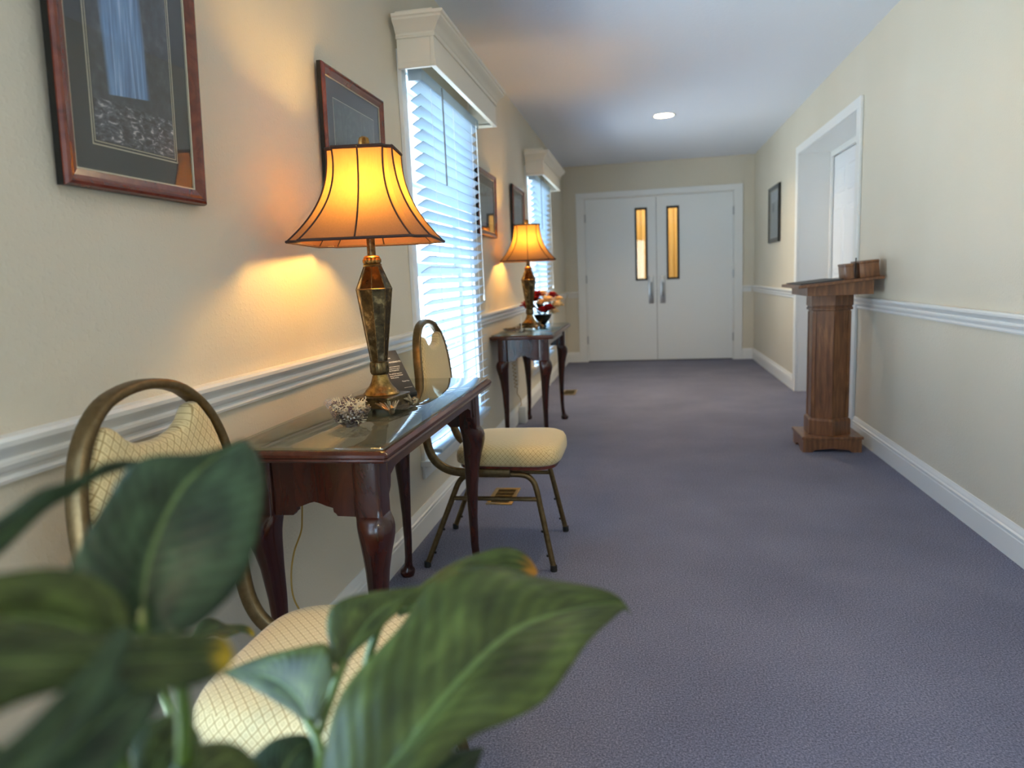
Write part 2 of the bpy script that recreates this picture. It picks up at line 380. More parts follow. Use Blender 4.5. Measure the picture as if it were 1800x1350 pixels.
def run(mb, prof, y0, y1, side):
    """profile (distance from wall, z) swept along Y on the left or right wall"""
    fx = (lambda d: d) if side == 'l' else (lambda d: W-d)
    mb.loft([[(fx(d), y, z) for d, z in prof] for y in (y0, y1)])
def runx(mb, prof, x0, x1): mb.loft([[(x, B-d, z) for d, z in prof] for x in (x0, x1)])
base_prof = [(0,0),(.015,0),(.015,.085),(.012,.089),(.012,.093),(.017,.097),(.017,.104),(.011,.109),(.010,.117),(.006,.124),(.004,BASE),(0,BASE)]
r = RAIL
rail_prof = [(0,r-.074),(.007,r-.074),(.009,r-.068),(.006,r-.062),(.006,r-.058),(.014,r-.052),(.018,r-.044),(.018,r-.038),(.014,r-.034),(.016,r-.030),(.024,r-.022),(.030,r-.014),(.031,r-.006),(.028,r),(0,r)]
def segs_left():
    out = []; a = YN
    for o in sorted(offs): out.append((a, 2.885+o)); a = 4.062+o
    out.append((a, B)); return out
mb = MB(); run(mb, base_prof, YN, B, 'l'); struct(mb.done('baseboard_left', M['trim'], angle=25))
mb = MB(); run(mb, base_prof, YN, 4.80, 'r'); run(mb, base_prof, 6.66, B, 'r'); struct(mb.done('baseboard_right', M['trim'], angle=25))
mb = MB(); runx(mb, base_prof, .0155, .162); runx(mb, base_prof, 2.164, W-.0155); struct(mb.done('baseboard_back', M['trim'], angle=25))
mb = MB()
for a, c in segs_left(): run(mb, rail_prof, a, c, 'l')
struct(mb.done('trim_1', M['trim'], angle=25))
mb = MB(); run(mb, rail_prof, YN, 4.80, 'r'); run(mb, rail_prof, 6.66, B, 'r'); struct(mb.done('trim_2', M['trim'], angle=25))
mb = MB(); runx(mb, rail_prof, .0315, .162); runx(mb, rail_prof, 2.164, W-.0315); struct(mb.done('trim_3', M['trim'], angle=25))
# casing of the double door at the end, casing and lining of the recess on the right
mb = MB(); mb.box(.162, BX0, B-.018, B-.0005, 0, BZ); mb.box(BX1, 2.164, B-.018, B-.0005, 0, BZ); mb.box(.162, 2.164, B-.018, B-.0005, BZ, 2.11)
mb.box(BX0, BX0+.012, B, B+.10, 0, BZ); mb.box(BX1-.012, BX1, B, B+.10, 0, BZ); mb.box(BX0+.012, BX1-.012, B, B+.10, BZ-.012, BZ)
struct(mb.done('trim_4', M['trim'], smooth=False, bevel=.003))
mb = MB(); mb.box(W-.018, W-.0005, 4.80, DY0, 0, DZ); mb.box(W-.018, W-.0005, DY1, 6.66, 0, DZ); mb.box(W-.018, W-.0005, 4.80, 6.66, DZ, 2.11)
mb.box(W-.0005, RX, DY0-.018, DY0, 0, DZ); mb.box(W-.0005, RX, DY1, DY1+.018, 0, DZ); mb.box(W-.0005, RX, DY0-.018, DY1+.018, DZ-.001, DZ+.017)
mb.box(RX-.02, RX, DY1-.045, DY1, 0, DZ-.001); mb.box(RX-.02, RX, DY0, DY0+.045, 0, DZ-.001); mb.box(RX-.02, RX, DY0+.045, DY1-.045, DZ-.046, DZ-.001)
mb.box(RX+.05, RX+.09, DY0-.1, DY1+.1, 0, H-.01)
struct(mb.done('trim_5', M['trim'], smooth=False, bevel=.003))

# ------------------------------------------------------------------ end double door
def flush_door(name, x0, x1, gx0, gx1, hx, hinge):
    gz0, gz1 = 1.012, 1.895
    mb = MB(); y0, y1 = B+.012, B+.055
    mb.box(x0, gx0, y0, y1, .012, BZ-.016); mb.box(gx1, x1, y0, y1, .012, BZ-.016); mb.box(gx0, gx1, y0, y1, .012, gz0); mb.box(gx0, gx1, y0, y1, gz1, BZ-.016)
    d = struct(mb.done(name, M['door'], smooth=False))
    mb = MB(); k = .022
    for s0, s1, a0, a1 in ((gx0-.002, gx0+k, gz0-.002, gz1+.002), (gx1-k, gx1+.002, gz0-.002, gz1+.002), (gx0+k, gx1-k, gz0-.002, gz0+k), (gx0+k, gx1-k, gz1-k, gz1+.002)):
        mb.box(s0, s1, y0-.008, y1, a0, a1)
    mb.done('vision_frame', M['black'], d, smooth=False)
    MB().box(gx0+k, gx1-k, y0+.015, y0+.021, gz0+k, gz1-k).done('vision_pane', M['amber_glass'], d, smooth=False)
    mb = MB(); mb.box(hx-.032, hx+.032, y0-.004, y0, .72, 1.06, .001)
    pl = mb.done('push_plate', M['chrome'], d)
    mb = MB(); mb.tube([(hx, y0-.003, .98), (hx, y0-.045, .97), (hx, y0-.05, .93), (hx, y0-.05, .86), (hx, y0-.045, .82), (hx, y0-.003, .81)], .009, 10)
    mb.done('door_handle', M['steel_dark'], d)
    for z in (.28, 1.05, 1.80):
        MB().tube([(hinge, B-.002, z-.05), (hinge, B-.002, z+.05)], .008, 10).done('hinge', M['chrome'], d)
    return d
d1 = flush_door('door_1', BX0+.014, 1.1405, .886, 1.032, 1.072, BX0+.010)
d2 = flush_door('door_2', 1.1455, BX1-.014, 1.268, 1.416, 1.214, BX1-.010)
MB().box(1.125, 1.161, B+.0555, B+.062, .012, BZ-.016).done('seam_light_stop', M['dark_gap_fill'], d1, smooth=False)  # added dark strip behind the seam, keeps vestibule light from leaking through
for d_, a_, c_ in ((d1, BX0+.014, 1.1405), (d2, 1.1455, BX1-.014)): MB().box(a_, c_, B+.025, B+.045, .0005, .0118).done('door_sweep', M['dark_gap_fill'], d_, smooth=False)
# the lit vestibule behind the end doors
mb = MB(); mb.box(-.1, 2.4, 10.9, 11.0, 0, H); mb.box(-.2, -.1, B+.12, 11.0, 0, H); mb.box(2.4, 2.5, B+.12, 11.0, 0, H); mb.box(-.2, 2.5, B+.12, 11.0, H, H+.08); mb.box(-.2, 2.5, B+.12, 11.0, -.1, 0)
struct(mb.done('wall_vestibule', M['wall'], smooth=False))
mb = MB(); n = 160
ring = [(-.05+2.4*i/n, 10.7+.03*math.sin(i*.9)+.012*math.sin(i*2.3)) for i in range(n+1)]
mb.loft([[(x, y, z) for x, y in ring] for z in (.06, 2.3)], close=False)
tag(mb.done('curtain', M['curtain']), 'tan pleated curtain glimpsed through the narrow panes of the end doors', 'curtain')
def point(name, loc, col, watts, rad, parent=None):
    ld = bpy.data.lights.new(name, 'POINT'); ld.energy = watts; ld.color = col; ld.shadow_soft_size = rad
    o = bpy.data.objects.new(name, ld); COL.objects.link(o); o.location = loc
    if parent: o.parent = parent
    return o
point('vestibule_light', (1.15, 9.9, 2.2), (1, .93, .80), 11, .12)

# ------------------------------------------------------------------ panelled double door in the recess
def panel_door(name, y0, y1, knob_y):
    mb = MB(); x = RX+.004
    mb.box(x, x+.03, y0, y1, .012, DZ-.05)
    w = y1-y0; st = .11
    cols = [(y0+st, y0+w/2-.045), (y0+w/2+.045, y1-st)]
    rows = [(.22, .86), (1.02, 1.58), (1.68, DZ-.05-.11)]
    for a, c in cols:
        for z0, z1 in rows:
            for (p, q, d) in ((0, .012, .006), (.030, .05, .008)):      # moulded edge, then raised field
                mb.loft([[(x, a+p, z0+p), (x, c-p, z0+p), (x, c-p, z1-p), (x, a+p, z1-p)], [(x-d, a+q, z0+q), (x-d, c-q, z0+q), (x-d, c-q, z1-q), (x-d, a+q, z1-q)]])
            
    d = struct(mb.done(name, M['door_bright'], smooth=False))
    kb = MB(); kb.tube([(x-.0, knob_y, .95), (x-.045, knob_y, .95)], .009, 10); kb.ball((x-.055, knob_y, .95), .026)
    kb.done('door_knob', M['brass'], d)
    return d
ym = (DY0+DY1)/2
panel_door('door_3', DY0+.004, ym-.0015, ym-.06); panel_door('door_4', ym+.0015, DY1-.004, ym+.06)

# ------------------------------------------------------------------ windows, blinds, valances
def window(i, o):
    y0, y1 = WY0+o, WY1+o
    mb = MB()
    mb.box(.0005, .018, y0-.060, y0+.002, WZ0, WZ1+.06); mb.box(.0005, .018, y1-.002, y1+.060, WZ0, WZ1+.06); mb.box(.0005, .018, y0+.002, y1-.002, WZ1-.002, WZ1+.06)
    mb.box(-.158, .0, y0, y0+.012, WZ0, WZ1); mb.box(-.158, .0, y1-.012, y1, WZ0, WZ1); mb.box(-.158, .0, y0+.012, y1-.012, WZ1-.012, WZ1); mb.box(-.158, .0, y0+.012, y1-.012, WZ0, WZ0+.012)
    w = struct(mb.done('window_%d' % i, M['trim'], smooth=False, bevel=.002))
    mb = MB(); mb.box(.0005, .050, y0-.075, y1+.075, WZ0-.026, WZ0, .004); mb.box(.0005, .014, y0-.055, y1+.055, WZ0-.085, WZ0-.026, .003); mb.done('window_sill', M['trim'], w)
    for a, c, x in ((WZ0+.012, 1.17, -.085), (1.15, WZ1-.012, -.105)):
        mb = MB(); k = .042; ya, yb = y0+.012, y1-.012
        mb.box(x-.02, x+.018, ya, ya+k, a, c); mb.box(x-.02, x+.018, yb-k, yb, a, c); mb.box(x-.02, x+.018, ya+k, yb-k, a, a+k); mb.box(x-.02, x+.018, ya+k, yb-k, c-k, c)
        for q in (1, 2):
            yy = ya+k + (yb-ya-2*k)*q/3; mb.box(x-.01, x+.01, yy-.009, yy+.009, a+k, c-k)
        zz = (a+c)/2; mb.box(x-.0095, x+.0095, ya+k, yb-k, zz-.009, zz+.009)
        mb.done('sash', M['sash'], w, smooth=False)
        MB().box(x-.003, x+.003, ya+k, yb-k, a+k, c-k).done('window_pane', M['win_glass'], w, smooth=False)
    # daylight enters here (portal only guides sampling of the sky)
    ld = bpy.data.lights.new('window_portal', 'AREA'); ld.shape = 'RECTANGLE'; ld.size = WZ1-WZ0; ld.size_y = WY1-WY0; ld.cycles.is_portal = True
    po = bpy.data.objects.new('window_portal', ld); COL.objects.link(po); po.location = (-.135, (y0+y1)/2, (WZ0+WZ1)/2); po.rotation_euler = (0, -PI/2, 0)
for i, o in enumerate(offs): window(i+1, o)

def make_blind():
    root = empty('window_blind', (.052, 3.4725, .34), '', 'blind', 'white wooden window blinds')
    ox, oy, oz = root.location
    ya, yb = 2.952-oy, 3.992-oy
    MB().box(.022-ox, .082-ox, ya, yb, 1.925-oz, 1.972-oz, .002).done('head_rail', M['slat'], root)
    mb = MB(); ang = math.radians(29); hw = .0255; th = .0014; nn = 33; pitch = .0470; z = 1.905
    ca, sa = math.cos(ang), math.sin(ang); k = 0
    while z > .375:
        prof = []
        for q in range(7):
            u = -hw + 2*hw*q/6; bow = .0022*(1-(u/hw)**2)
            prof.append((u*ca - (bow+th)*sa, u*sa + (bow+th)*ca))
        for q in range(6, -1, -1):
            u = -hw + 2*hw*q/6; bow = .0022*(1-(u/hw)**2)
            prof.append((u*ca - (bow-th)*sa, u*sa + (bow-th)*ca))
        mb.loft([[(px_, y, z-oz+pz) for px_, pz in prof] for y in (ya, yb)]); z -= pitch
    mb.done('slats', M['slat'], root)
    MB().box(-.024, .026, ya, yb, .008, .026, .004).done('bottom_rail', M['slat'], root)
    for yy in (3.10, 3.47, 3.85):
        mb = MB()
        for sx in (-.0235, .0235): mb.tube([(sx, yy-oy, .02), (sx, yy-oy, 1.93-oz)], .0010, 6)
        mb.done('ladder_cord', M['cord_white'], root)
    MB().tube([(.042, 3.215-oy, 2.0-oz-.045), (.043, 3.213-oy, 1.53-oz)], .0042, 8).done('tilt_wand', M['wand'], root)
    mb = MB()
    for dy in (0, .012): mb.tube([(.036, 3.90-oy+dy, 1.95-oz), (.037, 3.905-oy+dy, 1.02-oz)], .0011, 6)
    mb.lathe([(.002,0),(.006,-.008),(.007,-.03),(.003,-.036)], (.037, 3.911-oy, 1.022-oz), 10); mb.done('pull_cord', M['cord_white'], root)
    return root
def make_valance():
    root = empty('window_valance', (0, 3.45, 1.955), '', 'valance', 'crown moulded valances over the window blinds')
    oy, oz = 3.45, 1.955
    y0, y1 = 2.846-oy, 4.054-oy; D = .172
    mb = MB(); th = .016; hz = .205
    mb.box(D-th, D, y0, y1, 0, hz); mb.box(.0005+.018, D-th, y0, y0+th, 0, hz); mb.box(.0005+.018, D-th, y1-th, y1, 0, hz); mb.box(.019, D-th, y0+th, y1-th, hz-.016, hz)
    mb.box(D-th-.002, D+.005, y0-.005, y1+.005, -.012, .010)
    mb.box(.0185, D-th-.002, y0-.005, y0+th, -.012, .010); mb.box(.0185, D-th-.002, y1-th, y1+.005, -.012, .010)
    mb.done('valance_box', M['valance'], root, smooth=False, bevel=.002)
    prof = [(0,.100),(.006,.100),(.008,.106),(.005,.110),(.005,.118),(.010,.122),(.014,.128),(.024,.142),(.038,.152),(.044,.158),(.044,.166),(.050,.170),(.052,.180),(0,.180)]
    mb = MB(); rings = []
    def rg(x, y, sx, sy): return [(x+sx*d, y+sy*d, z) for d, z in prof]
    mb.loft([rg(.0185, y0, 0, -1), rg(D, y0, 1, -1), rg(D, y1, 1, 1), rg(.0185, y1, 0, 1)])
    mb.done('crown_moulding', M['valance'], root, angle=30)
    return root
bl0 = make_blind(); va0 = make_valance()
bl0['label'] = 'white slatted blind in the nearer window, behind the tall table lamp'
va0['label'] = 'cream crown moulded valance over the nearer window'
for k, (lb, lv) in {1: ('white slatted blind in the farther window, behind the flowers and the small far lamp', 'cream crown moulded valance over the farther window'),
                    -1: ('white slatted blind in the window beside the potted plant, left of the photo', 'cream crown moulded valance over the window beside the potted plant')}.items():
    if k > 0: copy_tree(bl0, bl0.location + Vector((0, offs[1], 0)), lb)
    copy_tree(va0, va0.location + Vector((0, offs[1] if k > 0 else offs[2], 0)), lv)

# ------------------------------------------------------------------ recessed ceiling lights: the far one real, two added out of view for fill
for (lx, ly) in LIGHTS:
    rt = empty('ceiling_light', (lx, ly, H), {6.53: 'small round recessed light glowing warm in the ceiling before the end doors', 2.75: 'unseen recessed fill light added above the nearer window bay, past the large lamp', -.9: 'unseen recessed fill light added in the ceiling behind the potted plant'}[ly], 'light', 'round recessed lights along the ceiling')
    mb = MB(); mb.lathe([(.0845,0),(.100,0),(.101,-.004),(.098,-.006),(.082,-.004),(.080,.0),(.076,.085),(.083,.085)], (0,0,0), 40, cap=False); mb.done('trim_ring', M['trim'], rt)
    MB().lathe([(.001,.05),(.05,.05),(.074,.055),(.074,.062),(.001,.062)], (0,0,0), 32).done('lamp_lens', m_emit('recessed_lens', (255,228,180), {6.53: 330, 2.75: 80, -.9: 190}[ly]), rt)

# ------------------------------------------------------------------ console tables
TOPZ = .742
def make_table():
    x0, x1, y0, y1 = .006, .416, 1.405, 2.505
    cx, cy = (x0+x1)/2, (y0+y1)/2
    root = empty('console_table', (cx, cy, 0), '', 'table', 'dark console tables along the window wall')
    hx, hy = (x1-x0)/2, (y1-y0)/2
    prof = [(-.010, .716), (-.004, .717), (-.001, .721), (-.003, .725), (0, .729), (.0, .735), (-.003, .739), (-.008, TOPZ)]
    def rr(ins, z):
        a, c_ = hx+ins, hy+ins; rad = .012; out = []
        for sx, sy, st in ((1,1,0), (-1,1,PI/2), (-1,-1,PI), (1,-1,3*PI/2)):
            for q in range(4):
                th = st + PI/2*q/3; out.append((sx*(a-rad)+rad*math.cos(th), sy*(c_-rad)+rad*math.sin(th), z))
        return out
    MB().loft([rr(i_, z) for i_, z in prof]).done('tabletop', M['cherry_top'], root, angle=25)
    MB().box(-hx+.012, hx-.012, -hy+.012, hy-.012, TOPZ+.001, TOPZ+.007, .0012).done('glass_top', M['top_glass'], root)
    bx, by = hx-.040, hy-.046; bs = .033          # centres of blocks are inset by bs
    zb = .577
    # aprons with scalloped lower edges
    L = (by-2*bs)*2; half = by-2*bs
    def apron_long(s):
        pts = [(-half, .716), (-half, zb+.004), (-half+.010, zb+.006), (-half+.014, zb+.030), (-half+.030, zb+.048), (-half+.036, zb+.075), (-half+.070, zb+.088), (-half+.12, zb+.090)]
        pts += [(-p, q) for p, q in reversed(pts)]
        mb = MB(); mb.prism(pts, lambda u, v, d: (s*(bx-.010-d), u, v), 0, .018); return mb
    for s in (-1, 1): apron_long(s).done('apron', M['cherry'], root, smooth=False)
    hs = bx-2*bs
    def apron_short(s):
        pts = [(-hs, .716), (-hs, zb), (-.055, zb+.001), (-.051, zb+.007), (-.046, zb+.010), (-.045, zb+.020), (-.030, zb+.024), (-.012, zb+.031), (0, zb+.034)]
        pts += [(-p, q) for p, q in reversed(pts[:-1])]
        mb = MB(); mb.prism(pts, lambda u, v, d: (u, s*(by-.010-d), v), 0, .018); return mb
    for s in (-1, 1): apron_short(s).done('apron', M['cherry'], root, smooth=False)
    # cabriole legs
    for sx in (-1, 1):
        for sy in (-1, 1):
            cx_, cy_ = sx*(bx-bs), sy*(by-bs)
            keys = [(.716, .0325, 0, .22), (.60, .0325, 0, .22), (.5785, .0325, 0, .22), (.5775, .0335, .001, .35), (.572, .0365, .004, .55), (.562, .0400, .008, .7), (.548, .0415, .011, .8), (.530, .0405, .012, .85), (.508, .0375, .010, .9), (.48, .0330, .006, .95), (.44, .0280, .002, 1), (.36, .0225, -.003, 1), (.25, .0170, -.005, 1), (.14, .0145, -.004, 1), (.08, .0135, 0, 1), (.050, .0150, .005, 1), (.034, .0190, .010, 1), (.026, .0270, .014, 1), (.016, .0290, .015, 1), (.006, .0260, .014, 1), (0, .0235, .014, 1)]
            rings = []
            for z, r_, off, kk in keys:
                o2 = off*.8
                rings.append([(cx_+sx*o2+r_*sq(math.cos(a), kk), cy_+sy*o2+r_*sq(math.sin(a), kk), z) for a in [2*PI*(q+.5)/24 for q in range(24)]])
            MB().loft(rings).done('leg', M['cherry'], root, angle=45)
    return root
tb0 = make_table(); tb0['label'] = 'dark cherry console table with glass top, nearest, holding the large lit lamp'
TB2 = 2.965
tb1 = copy_tree(tb0, tb0.location + Vector((-.002, TB2, 0)), 'dark cherry console table farther down the corridor, holding the small far lamp and flowers')

# ------------------------------------------------------------------ lamps
GZ = TOPZ + .0072
def make_lamp():
    root = empty('table_lamp', (.235, 1.865, GZ), '', 'lamp', 'lit table lamps on the console tables')
    z0 = GZ
    def Z(z): return z-z0
    # square plinth, turned so one corner faces the room
    rot = math.radians(-9)
    def sqr(h, z, k=.18, n=32, r2=rot): 
        out = []
        for a in [2*PI*(q+.5)/n for q in range(n)]:
            x, y = h*sq(math.cos(a), k), h*sq(math.sin(a), k); out.append((x*math.cos(r2)-y*math.sin(r2), x*math.sin(r2)+y*math.cos(r2), z))
        return out
    mb = MB(); mb.loft([sqr(.052, .012), sqr(.060, .015), sqr(.060, .038), sqr(.063, .040), sqr(.063, .044), sqr(.050, .046)])
    mb.done('lamp_base', M['bronze'], root, angle=30)
    for k in range(4):
        a = rot + PI/4 + k*PI/2; ca, sa = math.cos(a), math.sin(a)
        def P(rd, z, w=0): return (ca*rd - sa*w, sa*rd + ca*w, z)
        mb = MB()
        for w in (-.022, -.015, -.008, 0, .008, .015, .022):      # fan of ridges running into the scroll
            f = 1-abs(w)/.03
            mb.tube([P(.078-abs(w)*1.15, .036-abs(w)*.25, w*1.5), P(.082-abs(w)*.8, .026, w*1.1), P(.087-abs(w)*.3, .014, w*.5), P(.091, .008, 0)], [.0022, .0034, .004, .004], 7)
        mb.tube([P(.078, .012), P(.090, .008), P(.099, .011), P(.101, .019), P(.095, .023), P(.090, .019)], [.005, .0075, .0072, .006, .005, .004], 9)
        mb.ball(P(.093, .0085), .0084, (1, 1, 1), 12)
        mb.done('scroll_foot', M['pewter'], root)
    mb = MB(); mb.lathe([(.050,.045),(.051,.048),(.048,.052),(.044,.055),(.043,.058),(.037,.064),(.031,.072),(.026,.082),(.0225,.094),(.0205,.102)], (0,0,0), 40); mb.done('bell_foot', M['brass'], root)
    mb = MB(); mb.lathe([(.021,.102),(.023,.104),(.0255,.110),(.0255,.130),(.024,.136),(.0215,.138)], (0,0,0), 48, flute=.05, nf=12); mb.done('leaf_collar', M['bronze'], root)
    ro = rot + PI/8
    def octo(r_, z): return [(r_*math.cos(ro+k*PI/4), r_*math.sin(ro+k*PI/4), z) for k in range(8)]
    zz = [(.0225, .138), (.0490, Z(1.088)), (.0235, Z(1.150))]
    MB().loft([octo(*q) for q in zz]).done('mirrored_body', M['mirror'], root, smooth=False)
    mb = MB(); O = [octo(*q) for q in zz]
    for k in range(8):
        mb.tube([O[0][k], O[1][k], O[2][k]], .0014, 6)
    for ring in O: mb.tube(ring, .0018, 6, closed=True)
    mb.done('body_edging', M['bronze'], root)
    mb = MB(); c0 = Z(1.150); mb.lathe([(.024, c0), (.026, c0+.004), (.021, c0+.007)], (0,0,0), 24)
    for k in range(12): mb.ball((.0185*math.cos(k*PI/6), .0185*math.sin(k*PI/6), c0+.014), .0078, (1,1,1.15), 10)
    mb.lathe([(.020, c0+.021), (.023, c0+.023), (.020, c0+.027), (.014, c0+.029)], (0,0,0), 24); mb.done('bead_collar', M['brass'], root)
    mb = MB(); mb.lathe([(.0115, c0+.028), (.0115, Z(1.265)), (.016, Z(1.268)), (.017, Z(1.285)), (.014, Z(1.288))], (0,0,0), 24); mb.done('neck_pipe', M['bronze'], root)
    # harp and finial
    mb = MB(); hp = [(0, .018*math.cos(0)*0+s_, z) for s_, z in ()]
    pts = []
    for k in range(25):
        a = -PI/2*.9 + (PI*.9*2+0)*k/24*0.5*2*0.5
    left = [(0,-.014,Z(1.27)), (0,-.034,Z(1.30)), (0,-.040,Z(1.35)), (0,-.034,Z(1.41)), (0,-.018,Z(1.446)), (0,0,Z(1.452)), (0,.018,Z(1.446)), (0,.034,Z(1.41)), (0,.040,Z(1.35)), (0,.034,Z(1.30)), (0,.014,Z(1.27))]
    mb.tube(left, .0016, 7); mb.done('harp', M['brass'], root)
    mb = MB(); f0 = Z(1.452); mb.lathe([(.006, f0), (.010, f0+.004), (.006, f0+.008), (.012, f0+.012), (.0145, f0+.024), (.012, f0+.036), (.004, f0+.041)], (0,0,0), 24, flute=.14, nf=6); mb.done('finial', M['brass'], root)
    # bulb
    mb = MB(); mb.lathe([(.012, Z(1.288)), (.014, Z(1.298)), (.024, Z(1.322)), (.029, Z(1.345)), (.024, Z(1.368)), (.010, Z(1.380)), (.001, Z(1.382))], (0,0,0), 20); mb.done('bulb', M['bulb'], root)
    # cut-corner bell shade, square with notched corners
    sr = math.radians(9)
    ZT_, ZB_ = Z(1.452), Z(1.216)
    def sec(t_, off=0.0):
        s_ = .086 + .098*(t_**2.3) + off; nt = .020 + .022*t_ ; z = ZT_ + (ZB_-ZT_)*t_
        pts = []
        for k in range(4):
            a = k*PI/2; c_, d_ = math.cos(a), math.sin(a)
            loc = []
            m_ = 7
            for q in range(m_):                                   # one straight side, slightly bowed inward at the rim
                v = -(s_-nt) + 2*(s_-nt)*q/(m_-1); loc.append((s_, v))
            loc.append((s_-nt*.62, s_-nt*.92)) ; loc.append((s_-nt*.92, s_-nt*.62))
            for x, y in loc:
                X, Y = x*c_-y*d_, x*d_+y*c_
                pts.append((X*math.cos(sr)-Y*math.sin(sr), X*math.sin(sr)+Y*math.cos(sr), z))
        return pts
    nT = 20; R1 = [sec(k/nT) for k in range(nT+1)]
    mb = MB(); mb.loft(R1, cap=False); mb.done('lamp_shade', M['shade'], root, angle=28)
    for idx in [k*9+q for k in range(4) for q in ((0, 3, 6) if k % 2 else (0, 6))]:
        MB().tube([Vector(R1[k][idx]) for k in range(nT+1)], .0025, 6).done('shade_piping', M['shade_trim'], root)
    for t_, rr_ in ((0, .0050), (1, .0040)): MB().tube([Vector(p) for p in sec(t_)], rr_, 7, closed=True).done('shade_binding', M['shade_trim'], root)
    mb = MB()                                        # spider that carries the shade on the harp
    for k in range(4):
        a = k*PI/2 + sr; mb.tube([(0,0,Z(1.4535)), (.093*math.cos(a), .093*math.sin(a), ZT_)], .0013, 6)
    mb.done('shade_spider', M['brass'], root)
    return root
lp0 = make_lamp(); lp0['label'] = 'large lit bell-shaded lamp with mirrored body on the nearest table'
lp1 = copy_tree(lp0, (.198, 4.83, GZ), 'smaller looking lit bell-shaded lamp on the far table, in front of the flowers')

